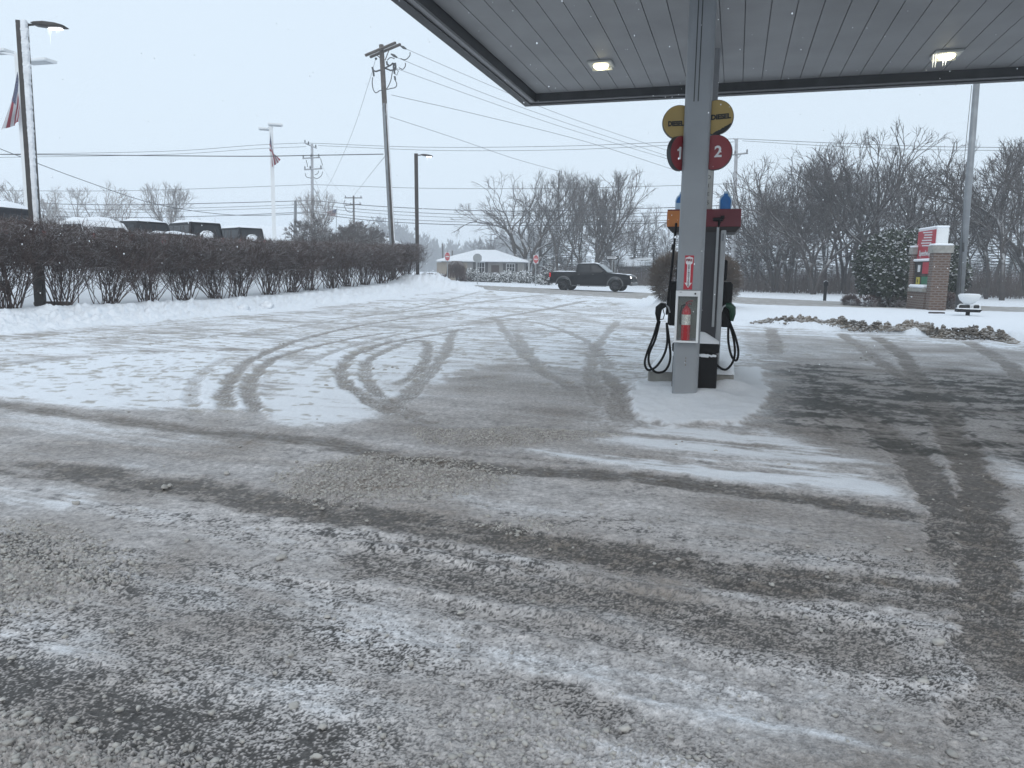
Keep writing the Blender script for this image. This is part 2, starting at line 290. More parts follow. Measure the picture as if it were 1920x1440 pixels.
# tyre tracks: pixel path, width, bareness, brownness, snow kept, tread strength
TR = [([(-60, 750), (0, 757), (110, 772), (380, 808), (600, 828), (760, 860), (960, 880), (1180, 893), (1340, 912), (1500, 935), (1680, 965), (1900, 1000)], .38, .62, .8, .05, .5),
      ([(-80, 862), (0, 872), (140, 887), (280, 905), (420, 925), (560, 950), (760, 975), (960, 1010), (1200, 1045), (1400, 1080), (1700, 1115), (1950, 1150), (2300, 1190)], .50, .58, .72, 0, .5),
      ([(480, 1020), (600, 1045), (760, 1068), (960, 1100), (1100, 1120), (1250, 1150), (1400, 1180), (1560, 1205), (1760, 1235), (1880, 1250)], .40, .50, .55, 0, .3),
      ([(-200, 1240), (0, 1275), (200, 1320), (400, 1365), (560, 1410), (760, 1470)], .42, .8, .3, 0, .2),
      ([(1640, 630), (1690, 665), (1725, 720), (1780, 800), (1830, 900), (1860, 1040), (1872, 1200), (1880, 1460)], .34, .6, .7, 0, .5),
      ([(1560, 745), (1660, 810), (1740, 900), (1790, 1000), (1810, 1100)], .36, .6, .6, 0, .4),
      ([(1575, 625), (1620, 655), (1660, 685), (1720, 720)], .32, .45, .7, .1, .3), ([(1815, 640), (1870, 672), (1920, 710), (2000, 790)], .34, .5, .7, .05, .3), ([(1445, 615), (1452, 640), (1455, 665)], .36, .4, .7, .2, .3),
      ([(425, 775), (422, 740), (436, 705), (470, 675), (540, 645), (640, 618), (740, 600), (880, 580)], .23, .32, .75, .12, .8), ([(486, 790), (468, 740), (478, 705), (510, 675), (590, 650), (700, 628), (800, 618)], .22, .32, .75, .15, .8),
      ([(860, 805), (760, 780), (690, 750), (645, 715), (640, 690), (665, 665), (720, 645), (800, 630), (900, 612)], .24, .35, .75, .1, 1.), ([(820, 790), (740, 760), (700, 730), (684, 700), (692, 675), (730, 655), (770, 640), (795, 640), (803, 660), (785, 695), (740, 725)], .22, .35, .7, .15, 1.),
      ([(850, 620), (838, 655), (815, 690), (770, 735), (710, 790)], .25, .3, .6, .2, .8), ([(1110, 690), (1150, 715), (1160, 760), (1170, 800)], .28, .35, .6, .2, .5), ([(965, 620), (985, 650), (1010, 690)], .25, .2, .5, .4, .4), ([(900, 600), (1000, 585), (1100, 570)], .4, .2, .5, .3, .3), ([(600, 600), (760, 585), (900, 572), (1060, 560)], .4, .2, .5, .4, .3),
      ([(0, 690), (120, 672), (300, 662), (500, 655), (700, 640)], .12, .1, .3, .5, .2), ([(0, 660), (150, 640), (300, 625), (520, 612)], .25, .1, .35, .5, .2), ([(560, 1010), (700, 1010), (960, 1060), (1300, 1130)], .10, .5, .5, 0, .2),
      ([(250, 650), (420, 628), (560, 612), (720, 588), (900, 560)], .24, .15, .55, .45, .5), ([(0, 640), (200, 618), (420, 600), (620, 582)], .24, .12, .45, .5, .4), ([(930, 596), (960, 640), (1010, 690), (1100, 740)], .24, .2, .5, .35, .5), ([(700, 604), (860, 592), (1000, 604), (1100, 640), (1150, 700)], .24, .2, .5, .4, .5),
      ([(1000, 575), (1100, 590), (1240, 600)], .3, .15, .5, .45, .3), ([(560, 690), (640, 655), (760, 625), (900, 606), (1050, 590)], .22, .2, .5, .4, .6), ([(380, 790), (360, 750), (380, 700), (430, 665)], .2, .15, .5, .45, .7), ([(1160, 600), (1120, 650), (1110, 700), (1140, 770)], .24, .2, .5, .35, .5), ([(600, 860), (760, 850), (960, 858), (1200, 880)], .14, .35, .4, .1, .3), ([(0, 830), (200, 838), (420, 860), (640, 880)], .16, .2, .35, 0, .3),
      ([(560, 1110), (760, 1130), (960, 1165), (1250, 1230), (1500, 1290)], .16, .35, .35, 0, .2), ([(700, 1230), (960, 1290), (1250, 1370), (1500, 1450)], .2, .35, .3, 0, .2)]
TRK = np.zeros(NV); TRD = np.zeros(NV)
for px, w, a, b, sk, tr in TR:
    m, s_, l_ = stroke(px, w, .05 if w < .37 else .13)
    tot = s_.max(); m = m*(.35+.65*sst(s_+.5*med, 0, .9))*(.35+.65*sst(tot-s_+.5*med, 0, .9))
    m2 = m*np.clip(.98+.4*streak+.25*med+.2*band, 0, 1)
    S = S*(1-m2)+S*sk*m2; A = mx(A*(1-m2), m2*a*(1 if True else 0)) if a < .5 else mx(A, m2*a); B = mx(B, m2*b)
    TRK = mx(TRK, m); rim = np.exp(-((np.abs(l_)-w/2-.04)/.04)**2)*(s_ > 0)*(m < .5)
    H += -.008*m+.006*rim*(1+noise(X*5, Y*5, 91))
    LM = mx(LM, rim*.16)
    tread = (np.sin(s_*2*math.pi/.055+np.sign(l_)*1.2)*.5+.5)*np.clip(1.2-np.abs(l_)/(w/2), 0, 1)*m
    rib = (np.cos(l_*2*math.pi/(w/5))*.5+.5)*m
    S = S+(tr*m*.5*(1-rib)*(sk > .04)*(.6+.8*g0)).clip(0, 1)
    TRD = mx(TRD, tr*(.5*tread*bl(.1)+.5*rib*bl(.12, DX)))
# thin faint tread prints on the fresh snow
for px in ([(225, 680), (215, 715), (220, 750)], [(262, 672), (248, 715), (250, 760)], [(300, 668), (305, 720), (325, 768)], [(330, 665), (345, 700), (342, 740)]):
    m, s_, l_ = stroke(px, .16, .03); tr = m*(np.sin(s_*2*math.pi/.09)*.5+.5)*np.clip(.5+med, 0, 1); S = S*(1-.5*tr); B = mx(B, .5*tr)
lump = poly([(520, 900), (600, 868), (700, 850), (840, 862), (960, 885), (930, 915), (800, 930), (660, 945), (560, 935)], .3)
lump2 = mx(mx(poly([(-200, 960), (60, 980), (240, 1030), (260, 1090), (120, 1130), (-100, 1180)], .3), poly([(-200, 1330), (60, 1330), (260, 1380), (420, 1420), (420, 1600), (-300, 1600)], .2)), mx(poly([(760, 805), (960, 800), (1180, 815), (960, 840), (800, 835)], .2)*.8, poly([(860, 985), (1000, 960), (1100, 1000), (960, 1010)], .2)*.6))
lump3 = poly([(960, 1280), (1300, 1380), (1500, 1470), (700, 1500), (760, 1400)], .4)*.45
LM = mx(LM, mx(mx(lump, lump2*.8), lump3)); S *= (1-.75*mx(lump, lump2)); B = mx(B, .45*mx(lump, lump2))
# generic slush texture of the worn area
worn = (1-sst(S, .2, .6))
A = mx(A, worn*np.clip(.19+.34*band+.10*blot+.08*med, .10, .52)*np.clip(1.25-Y*.03, .4, 1))
B = mx(B, worn*np.clip(.22+.5*fbm(X*.8, Y*.8, 41, 3), 0, .7))
# verges
hd = hedge_d(X, Y); kd = kerb_d(X, Y)
vl = sst(hd+.35*noise(X*.8, Y*.8, 51), -3.7, -3.3)*(Y < 60)
wv = (Y < 44)*sst(X, 4.8, 6.2)
vr = sst(kd+.12*noise(X*2, Y*2, 52), -.05, .12)*wv
pile = np.zeros(NV)
for cx, cy, sx, sy, h in PILES[:4]+PILES[7:]: pile = mx(pile, np.exp(-((X-cx)/sx)**2-((Y-cy)/sy)**2))
V = mx(mx(vl, vr), sst(pile, .15, .35))
S = mx(S, V); A *= (1-V); B *= (1-V); LM *= (1-V)
# fine height detail
g1 = f1          # 2-5 cm crumbs
g2 = noise(X*150, Y*150, 63)*bl(.008)           # 1 cm grain
g3 = noise(U*5, W*12, 64)*bl(.15)
crumb = np.clip(g1+.35*g2, -1, 1)
H += (1-V)*(.0030*g1*(1-.6*S)+.0010*g2*(1-.7*S)+.003*g3*(.3+LM)+.004*fbm(X*6, Y*6, 65, 2)*bl(.2))
H += LM*(.034*np.abs(fbm(X*12, Y*12, 66, 3))*bl(.08)+.010*np.clip(g1, -.3, 1))
H += S*(1-V)*(.008+.006*fbm(X*5, Y*5, 68, 3)*bl(.2))
toe = np.exp(-((hd+2.2)/1.3)**2)*(Y < 56)
Hv = V*(.05*fbm(X*1.1, Y*1.1, 71, 5)*(.35+1.2*toe)+toe*.20*np.abs(fbm(X*2.6, Y*2.6, 72, 4))+sst(pile, .2, .6)*.34*np.abs(fbm(X*1.8, Y*1.8, 73, 4)))
kr = np.exp(-((kd-.7)/.5)**2)*wv; Hv += kr*.09*np.abs(fbm(X*3.1, Y*3.1, 75, 4))
H += Hv+m_is*.035*(1+.5*fbm(X*2, Y*2, 76, 3))
H -= TRD*.007
Z = Z+H*np.clip(1.3-Y/90, .2, 1)
# albedo
def mixc(c, d, k): return c*(1-k[:, None])+np.array(d)[None, :]*k[:, None]
C = np.tile(np.array([.475, .455, .448]), (NV, 1)); C *= (1+.10*blot+.22*band+.06*med+.24*crumb+.30*fmid)[:, None]
film = (worn*sst(.55*band+.75*streak+.25*crumb+.2*fmid, .12, .9)*(1-TRK)); C = mixc(C, (.72, .73, .755), .62*film)
C = mixc(C, (.165, .132, .100), (np.clip(B, 0, 1)*(.80+.45*crumb+.45*fmid)).clip(0, 1)); C = mixc(C, (.15, .13, .105), np.clip(TRD*B*.8, 0, 1))
thr = A*1.2-.52
gap = sst(thr-(crumb*.95+.12*streak+.12*g3+.35*fmid), -.09, .13)*np.clip(A*3, 0, 1)
kk = np.clip((DY-.012)/.03, 0, 1); gap = gap*(1-kk)+kk*np.clip(A*.7, 0, 1)*sst(A+.35*streak+.35*fmid+.3*g3+.25*farn, .12, .7)
C = mixc(C, (.034, .034, .033), np.clip(gap, 0, 1)*(.92-.28*np.clip(B, 0, 1)))
C = mixc(C, (.040, .041, .035), np.clip(dark*(.9+.4*streak+.5*fmid), 0, 1)*.85*(1-.4*B.clip(0, 1)))
sh = np.clip(S*1.15, 0, 1); edge = sst(S+(.22*g3+.42*crumb+.12*med+.25*farn+.25*streak+.30*fmid)*(1.22-S), .18, .78)
C = mixc(C, (.80, .83, .87), np.where(S > .02, .35*sh+.65*edge*sh, 0))
dirt = np.clip(fbm(X*3, Y*5, 81, 4)*bl(.3)*1.2+farn*.8+.35*fmid*sst(Y, 8, 12)-.42+.35*noise(X*.3, Y*.3, 83), 0, 1)*(1-V)*up; C = mixc(C, (.36, .33, .29), np.clip(dirt*2.2, 0, .8))
C = mixc(C, (.80, .83, .87), V); C = mixc(C, (.62, .65, .68), V*np.clip(fbm(X*2.3, Y*2.3, 84, 3)-.45, 0, .6)*(toe+kr).clip(0, 1))
C = np.clip(C, .02, .88)
rough = np.clip(.62+.26*np.clip(edge*sh+V, 0, 1), .25, .95)
# split into lot, road, snowfield
rn0 = onz(900, 548, .3)[:2]; rn1 = onz(1235, 558, .3)[:2]; rd = (rn1-rn0)/np.linalg.norm(rn1-rn0); rn = np.array([-rd[1], rd[0]])
road_d = (X-rn0[0])*rn[0]+(Y-rn0[1])*rn[1]
RW = 11.
inr = (road_d > 0) & (road_d < RW) & (X > -8)
rs = .5*noise((X*rd[0]+Y*rd[1])*.12, road_d*2.4, 101)+.4*noise((X*rd[0]+Y*rd[1])*.5, road_d*5, 102)
rk = inr & (sst(pile, .15, .3) < .5)
lane = np.exp(-((np.mod(road_d, 3.6)-1.0)/.35)**2)+np.exp(-((np.mod(road_d, 3.6)-2.7)/.35)**2)
rc = mixc(np.tile(np.array([.40, .385, .37]), (NV, 1)), (.25, .23, .21), np.clip(lane*.8+rs, 0, 1)); rc = mixc(rc, (.78, .81, .85), np.clip(rs*1.5-.1, 0, .8)*(1-lane.clip(0, 1)*.7))
C[rk] = rc[rk]
beyond = (road_d >= RW) | ((road_d > 0) & ~inr); C[beyond] = (.80, .83, .87)
lot = (~(V > .5)) & (road_d < 0) & (X < 30)
snowf = (~lot) & (~rk); 
C[(~lot) & (road_d < 0) & (V <= .5)] = (.80, .83, .87)
gi = (np.arange(NR-1)[:, None]*NCOL+np.arange(NCOL-1)[None, :]).ravel()
quads = np.stack([gi, gi+1, gi+1+NCOL, gi+NCOL], 1)
def sheet(name, sel, m):
    q = quads[sel]; used = np.unique(q); idx = np.zeros(NV, np.int64); idx[used] = np.arange(len(used)); q = idx[q]
    me = bpy.data.meshes.new(name); n = len(used); nf = len(q)
    me.vertices.add(n); me.vertices.foreach_set('co', np.stack([X[used], Y[used], Z[used]], 1).astype(np.float32).ravel())
    me.loops.add(nf*4); me.loops.foreach_set('vertex_index', q.astype(np.int32).ravel()); me.polygons.add(nf)
    me.polygons.foreach_set('loop_start', (np.arange(nf)*4).astype(np.int32)); me.polygons.foreach_set('loop_total', np.full(nf, 4, np.int32)); me.polygons.foreach_set('use_smooth', np.ones(nf, bool))
    me.update(calc_edges=True)
    a = me.color_attributes.new('albedo', 'FLOAT_COLOR', 'POINT'); a.data.foreach_set('color', np.concatenate([C[used], rough[used][:, None]], 1).astype(np.float32).ravel())
    me.materials.append(m); o = bpy.data.objects.new(name, me); COL.objects.link(o); o['kind'] = 'structure'; return o
gm = bpy.data.materials.new('snowy_ground'); gm.use_nodes = True; N = gm.node_tree.nodes; L = gm.node_tree.links; b = N['Principled BSDF']
at_ = N.new('ShaderNodeAttribute'); at_.attribute_name = 'albedo'
tc = N.new('ShaderNodeTexCoord'); n1 = N.new('ShaderNodeTexNoise'); n1.inputs['Scale'].default_value = 140; n1.inputs['Detail'].default_value = 4; L.new(tc.outputs['Object'], n1.inputs['Vector'])
mr = N.new('ShaderNodeMapRange'); mr.inputs[1].default_value = .3; mr.inputs[2].default_value = .7; mr.inputs[3].default_value = .86; mr.inputs[4].default_value = 1.12; L.new(n1.outputs['Fac'], mr.inputs[0])
n2 = N.new('ShaderNodeTexNoise'); n2.inputs['Scale'].default_value = 24; n2.inputs['Detail'].default_value = 9; n2.inputs['Roughness'].default_value = .75; L.new(tc.outputs['Object'], n2.inputs['Vector'])
mr2 = N.new('ShaderNodeMapRange'); mr2.inputs[1].default_value = .38; mr2.inputs[2].default_value = .62; mr2.inputs[3].default_value = .68; mr2.inputs[4].default_value = 1.28; L.new(n2.outputs['Fac'], mr2.inputs[0])
mk_ = N.new('ShaderNodeMapRange'); mk_.inputs[1].default_value = .62; mk_.inputs[2].default_value = .86; mk_.inputs[3].default_value = 1; mk_.inputs[4].default_value = .12; L.new(at_.outputs['Alpha'], mk_.inputs[0])
mf = N.new('ShaderNodeMix'); mf.inputs[2].default_value = 1.; L.new(mk_.outputs[0], mf.inputs[0]); L.new(mr2.outputs[0], mf.inputs[3])
mu = N.new('ShaderNodeMath'); mu.operation = 'MULTIPLY'; L.new(mr.outputs[0], mu.inputs[0]); L.new(mf.outputs[0], mu.inputs[1])
mm = N.new('ShaderNodeVectorMath'); mm.operation = 'SCALE'; L.new(at_.outputs['Color'], mm.inputs[0]); L.new(mu.outputs[0], mm.inputs['Scale']); L.new(mm.outputs[0], b.inputs['Base Color'])
L.new(at_.outputs['Alpha'], b.inputs['Roughness']); b.inputs['Specular IOR Level'].default_value = .14
bu = N.new('ShaderNodeBump'); bu.inputs['Strength'].default_value = .45; bu.inputs['Distance'].default_value = .008; ad = N.new('ShaderNodeMath'); L.new(n1.outputs['Fac'], ad.inputs[0]); L.new(n2.outputs['Fac'], ad.inputs[1]); L.new(ad.outputs[0], bu.inputs['Height']); L.new(bu.outputs[0], b.inputs['Normal'])
fq = quads[:, 0]
sheet('parking_lot', lot[fq], gm); sheet('road', rk[fq], gm); sheet('snowfield', snowf[fq], gm)
# wide outer ground, behind and beside the detailed part
o_ = MB(); n = 60; xs_ = np.linspace(-900, 900, n)
o_.add([(-600, -80, -.35), (600, -80, -.35), (600, 600, -.35), (-600, 600, -.35)], [(0, 1, 2, 3)])
tag(o_.build('ground', SNOW), kind='structure')
def lumps(name, pts, sizes, m, flat=.7, seed=1, sub=1):
    import bmesh
    bm = bmesh.new(); bmesh.ops.create_icosphere(bm, subdivisions=sub, radius=1); bv = np.array([v.co[:] for v in bm.verts]); bf = np.array([[q.index for q in f.verts] for f in bm.faces]); bm.free()
    pts = np.array(pts); sizes = np.array(sizes); n = len(pts); rg = np.random.RandomState(seed); k = len(bv)
    def rr(): return 1+.28*(rg.rand(n, k)-.5)*2
    a = rg.rand(n)*6.28; sx = .7+rg.rand(n)*.9; sy = .6+rg.rand(n)*.6; r = rr()
    x = bv[None, :, 0]*r*sx[:, None]; y = bv[None, :, 1]*r*sy[:, None]; z = bv[None, :, 2]*r*flat
    ca, sn = np.cos(a)[:, None], np.sin(a)[:, None]
    P = np.stack([(x*ca-y*sn)*sizes[:, None]+pts[:, 0:1], (x*sn+y*ca)*sizes[:, None]+pts[:, 1:2], z*sizes[:, None]+pts[:, 2:3]], 2).reshape(-1, 3)
    Fi = (bf[None]+(np.arange(n)*k)[:, None, None]).reshape(-1, 3)
    me = bpy.data.meshes.new(name); me.vertices.add(len(P)); me.vertices.foreach_set('co', P.astype(np.float32).ravel()); me.loops.add(len(Fi)*3); me.loops.foreach_set('vertex_index', Fi.astype(np.int32).ravel())
    me.polygons.add(len(Fi)); me.polygons.foreach_set('loop_start', (np.arange(len(Fi))*3).astype(np.int32)); me.polygons.foreach_set('loop_total', np.full(len(Fi), 3, np.int32)); me.polygons.foreach_set('use_smooth', np.ones(len(Fi), bool)); me.update(calc_edges=True)
    me.materials.append(m); o = bpy.data.objects.new(name, me); COL.objects.link(o); return o
M_slush = mat('slush', (.40, .385, .36), .8, var=.25, scale=9, bump=.4); M_dirty = mat('dirty_snow', (.19, .165, .138), .85, var=.6, scale=1.2, bump=.6, snow=.32)
rg = np.random.RandomState(3)
cand = np.where(LM > .3)[0]; w_ = (DX*DY)[cand]*LM[cand]*np.where(Y[cand] < 12, 1, 0); pick = rg.choice(cand, 9000, p=w_/w_.sum(), replace=False)
sz = .004+.011*rg.rand(len(pick))**2.5; tag(lumps('slush_crumbs', np.stack([X[pick], Y[pick], Z[pick]+sz*.2], 1), sz, M_slush, .75, 5), 'loose grey brown slush crumbs churned up on the lot', 'slush', kind='stuff')
P = []; s2 = []
for i in range(420):
    u = rg.rand()*1920; v = 640+rg.rand()**.7*800; p = onz(u, v); P.append((p[0], p[1], .008+T(p[0], p[1]))); s2.append((.006+.012*rg.rand()**3))
for u, v in ((1240, 722), (143, 946), (425, 890), (1760, 1208), (528, 1048), (20, 1087), (722, 695), (735, 690), (745, 692), (700, 692), (612, 724), (525, 646), (530, 645), (1615, 672), (1625, 676), (1635, 670), (318, 914), (308, 916)):
    p = onz(u, v); P.append((p[0], p[1], .012)); s2.append(.026)
tag(lumps('slush_clods', P, s2, M_slush, .6, 8, 2), 'scattered frozen slush clods lying on the packed lot', 'slush', kind='stuff')
# ploughed ridge of dirty snow along the right-hand kerb
P = []; s2 = []; ridge = smooth_line([gp(u, v)[:2] for u, v in ((1415, 604), (1460, 608), (1500, 610), (1530, 606), (1600, 614), (1680, 618), (1720, 622), (1760, 627), (1800, 630), (1860, 636), (1905, 645))], 10)
hh = [0, .10, .18, .22, .06, .26, .20, .18, .14, .28, .24, .30, .24, .03]
for i in range(11000):
    t = rg.rand()*(len(ridge)-1.01); k = int(t); q = ridge[k]+(ridge[k+1]-ridge[k])*(t-k); fr = t/(len(ridge)-1)
    h = float(np.interp(fr*13, range(14), hh))*(1+.9*float(noise(np.array(t*.9), np.array(.5), 5))); off = rg.randn()*.26
    hz = max(0, h*math.exp(-(off/.33)**2))*rg.rand()**.5; P.append((q[0]+KN[0]*(off+.25), q[1]+KN[1]*(off+.25), T(q[0], q[1])+hz*.85)); s2.append(.014+.05*rg.rand()**5+.04*(rg.rand() < .006))
tag(lumps('dirty_snow_ridge', P, s2, M_dirty, .8, 4), 'ploughed ridge of lumpy brown dirty snow along the verge', 'snow ridge', kind='stuff')
# ---------------------------------------------------------------- vegetation
def nrm(v): return v/(math.sqrt(v@v) or 1)
def perp(d, ang, az):
    r = np.array([1., 0, 0]) if abs(d[2]) > .9 else np.array([0, 0, 1.]); a = nrm(np.cross(d, r)); b = np.cross(d, a)
    return nrm(d*math.cos(ang)+(a*math.cos(az)+b*math.sin(az))*math.sin(ang))
def limb(rg, p, d, L, r0, r1, n=4, wob=.12, up=.05):
    pts = [np.array(p, float)]; d = np.array(d, float); ds = [d]
    for i in range(n):
        d = nrm(d+np.array([rg.gauss(0, wob), rg.gauss(0, wob), rg.gauss(0, wob)+up])); pts.append(pts[-1]+d*L/n); ds.append(d)
    return pts, [r0+(r1-r0)*i/n for i in range(n+1)], ds
def on(pts, ds, t):
    k = min(int(t*(len(pts)-1)), len(pts)-2); f = t*(len(pts)-1)-k; return pts[k]+(pts[k+1]-pts[k])*f, ds[min(k+1, len(ds)-1)]
def bare_tree(seed, h=12., forks=1, fork_h=.4, lean=.25, limbs=9, lang=(.5, .9), l_len=.42, bare=.3, tr=.2, sub=6, tw=6, up=.07, twr=.013, tips=3, wob=.1):
    rg = random.Random(seed); TR_ = MB(); CRn = MB()
    stems = []
    base, rr, ds = limb(rg, (0, 0, -.3), (rg.gauss(0, .04), rg.gauss(0, .04), 1), h*fork_h if forks > 1 else h*.97, tr, tr*(.75 if forks > 1 else .12), 5 if forks > 1 else 9, .05, .02)
    TR_.tube(base, rr, 7)
    if forks > 1:
        a0 = rg.random()*6.28
        for i in range(forks):
            d = perp(np.array([0, 0, 1.]), lean*rg.uniform(.6, 1.3), a0+i*6.283/forks+rg.gauss(0, .3)); q, _ = on(base, ds, rg.uniform(.55, 1))
            s = limb(rg, q, d, h*(1-fork_h)*rg.uniform(.9, 1.2), tr*.6, tr*.08, 8, wob*.8, up*1.1); TR_.tube(s[0], s[1], 6); stems.append((s, h*(1-fork_h), .12))
    else: stems.append(((base, rr, ds), h, bare))
    for (pts, rad, ds), sl, b0 in stems:
        nl = limbs if forks == 1 else max(5, limbs*2//forks+2)
        for i in range(nl):
            t = b0+(1-b0)*(i+rg.random())/nl; t = min(t, .97); q, d0 = on(pts, ds, t); L1 = sl*l_len*(1.15-t*.85)*rg.uniform(.7, 1.2); r1 = max(.02, np.interp(t, [0, 1], [rad[0], rad[-1]])*.5)
            l = limb(rg, q, perp(d0, rg.uniform(*lang), rg.random()*6.28), L1, r1, .014, 5, wob*1.3, up); TR_.tube(l[0], l[1], 4, False)
            for j in range(sub):
                t2 = .15+.85*(j+rg.random())/sub; t2 = min(t2, .98); q2, d2 = on(l[0], l[2], t2); L2 = L1*.5*(1.2-t2*.7)*rg.uniform(.6, 1.2)
                m = limb(rg, q2, perp(d2, rg.uniform(.4, .8), rg.random()*6.28), L2, max(.018, r1*.35), twr*.8, 4, wob*1.5, up*1.2); CRn.tube(m[0], m[1], 3, False)
                for k in range(tw):
                    t3 = .1+.9*(k+rg.random())/tw; t3 = min(t3, .99); q3, d3 = on(m[0], m[2], t3); L3 = max(.25, L2*.42*rg.uniform(.6, 1.3))
                    e = limb(rg, q3, perp(d3, rg.uniform(.35, .8), rg.random()*6.28), L3, twr, twr*.5, 2, wob*1.6, up); CRn.tube(e[0], e[1], 3, False)
                    for _ in range(tips):
                        t4 = rg.uniform(.2, 1); q4, d4 = on(e[0], e[2], min(t4, .99)); f = limb(rg, q4, perp(d4, rg.uniform(.35, .8), rg.random()*6.28), L3*.6, twr*.75, twr*.4, 1, wob, up); CRn.tube(f[0], f[1], 3, False)
    return TR_, CRn
def branchy(seed, h=12., trunk=.3, ang=(.22, .5), maxl=6, r0=.2, side=2, up=.05, wob=.12, twr=.0125, stems=1, splay=.3, tipn=2, ratio=(.72, .88)):
    rg = random.Random(seed); segs = []
    def grow(p, d, L, r, lvl):
        n = 5 if lvl == 0 else (4 if lvl < 4 else 2); l = limb(rg, p, d, L, r, r*.72, n, wob*(1+.12*lvl), up if lvl else .01); segs.append((l[0], l[1], lvl))
        if lvl >= maxl or r < twr*.8:
            for _ in range(tipn):
                q, dq = on(l[0], l[2], rg.uniform(.3, .99)); e = limb(rg, q, perp(dq, rg.uniform(.3, .8), rg.random()*6.28), L*rg.uniform(.5, .9), twr, twr*.5, 2, .2, up); segs.append((e[0], e[1], 9))
            return
        az = rg.random()*6.28
        for c in range(2 if rg.random() < .8 else 3):
            a = rg.uniform(*ang)*(.7 if c == 0 else 1.15); grow(l[0][-1], perp(l[2][-1], a, az+c*(2.1 if c == 2 else 3.14)+rg.gauss(0, .4)), L*rg.uniform(*ratio)*(1 if c == 0 else .92), max(twr, r*(.74 if c == 0 else .62)), lvl+1)
        for c in range((side if lvl < 4 else 1) if lvl else side-1):
            t = rg.uniform(.35 if lvl else .6, .95); q, dq = on(l[0], l[2], t); grow(q, perp(dq, rg.uniform(.5, 1.0), rg.random()*6.28), L*rg.uniform(.5, .75), max(twr, r*.36), min(maxl, lvl+3))
    a0 = rg.random()*6.28
    for k in range(stems):
        d = (rg.gauss(0, .03), rg.gauss(0, .03), 1.) if stems == 1 else perp(np.array([0, 0, 1.]), splay*rg.uniform(.5, 1.3), a0+k*6.283/stems+rg.gauss(0, .25)); grow((rg.gauss(0, .08)*(stems > 1), rg.gauss(0, .08)*(stems > 1), -.2), d, h*trunk*rg.uniform(.85, 1.15), r0*(1 if stems == 1 else rg.uniform(.6, .9)), 0)
    top = max(q[0][-1][2] for q in segs); sc = h/top; A_, B_ = MB(), MB()
    for pts, rad, lvl in segs:
        pts = [q*sc for q in pts]
        (A_ if lvl < 3 else B_).tube(pts, rad, 7 if lvl == 0 else (5 if lvl < 3 else 3), lvl < 2)
    return A_, B_
def tree_proto(name, label, cat, group, mt, mc, **k):
    a, b = branchy(**k); r = thing(name, label, cat, (0, -500, 0), 0, group); a.build('trunk', mt, r, smooth=True); b.build('crown', mc, r); return r
def put(proto, first, u, Y, base_v=None, s=1., rz=0., label=None, z=None, group=None, sxy=1.):
    p = atY(u, 500, Y); x = p[0]; zz = T(x, Y) if z is None else z; sc = (s*sxy, s*sxy, s)
    if first: proto.location = (x, Y, zz); proto.rotation_euler = (0, 0, rz); proto.scale = sc; c = proto
    else: c = copy_tree(proto, (x, Y, zz), rz, sc)
    if label: c['label'] = label
    if group: c['group'] = group
    return c
def top_scale(h, u, v, Y, z=None):        # scale so that a thing of height h reaches the height seen at (u, v)
    p = atY(u, v, Y); b = T(p[0], Y) if z is None else z; return (p[2]-b)/h
WOOD = 'bare trees of the wood beyond the road'; WL = 'bare snow dusted deciduous tree in the wood beyond the road'
KT = [dict(seed=11, h=12, trunk=.30, ang=(.2, .45), r0=.19), dict(seed=12, h=12, trunk=.26, ang=(.2, .42), r0=.22, stems=2, splay=.15), dict(seed=13, h=12, trunk=.42, ang=(.2, .5), r0=.15, ratio=(.62, .8)),
      dict(seed=14, h=12, trunk=.20, ang=(.25, .5), r0=.24, stems=3, splay=.3), dict(seed=15, h=12, trunk=.5, ang=(.18, .42), r0=.13, ratio=(.6, .78), maxl=7)]
PR = [tree_proto('bare_tree', WL, 'tree', WOOD, M_bark, M_twig, **k) for k in KT]; used = [0]*5
rt = random.Random(5)
def wood(i, u, Y, v, **k):
    s = top_scale(12, u, v, Y); put(PR[i], not used[i], u, Y, s=s, rz=k.pop('rz', rt.random()*6.28), **k); used[i] = 1
skyl = [(1385, 320), (1420, 335), (1470, 300), (1520, 275), (1560, 290), (1600, 250), (1655, 215), (1690, 280), (1740, 300), (1790, 280), (1830, 330), (1860, 250), (1900, 232), (1960, 225), (2100, 230)]
def sky_v(u): return float(np.interp(u, [a for a, b in skyl], [b for a, b in skyl]))
wood(1, 1650, 62, 212, label='tallest bare forked tree rising above the wood right of the pump', rz=1.1, sxy=1.)
wood(3, 1530, 64, 282); wood(0, 1590, 66, 262); wood(3, 1450, 70, 305, rz=2); wood(1, 1760, 60, 300); wood(0, 1885, 54, 235); wood(3, 1940, 56, 230, rz=4.); wood(2, 1700, 63, 285); wood(4, 1820, 58, 310)
wood(1, 1480, 72, 300, rz=.3); wood(4, 1620, 68, 300); wood(2, 1855, 57, 262); wood(4, 1415, 74, 335); wood(2, 2010, 52, 240)
for i in range(28):
    u = 1375+i*25+rt.uniform(-10, 10); Y = rt.uniform(66, 104)-.02*(u-1400); wood(rt.choice([0, 1, 2, 3, 4, 2, 4, 0]), u, Y, min(sky_v(u)+rt.uniform(8, 90), 440), sxy=rt.uniform(.8, 1.2))
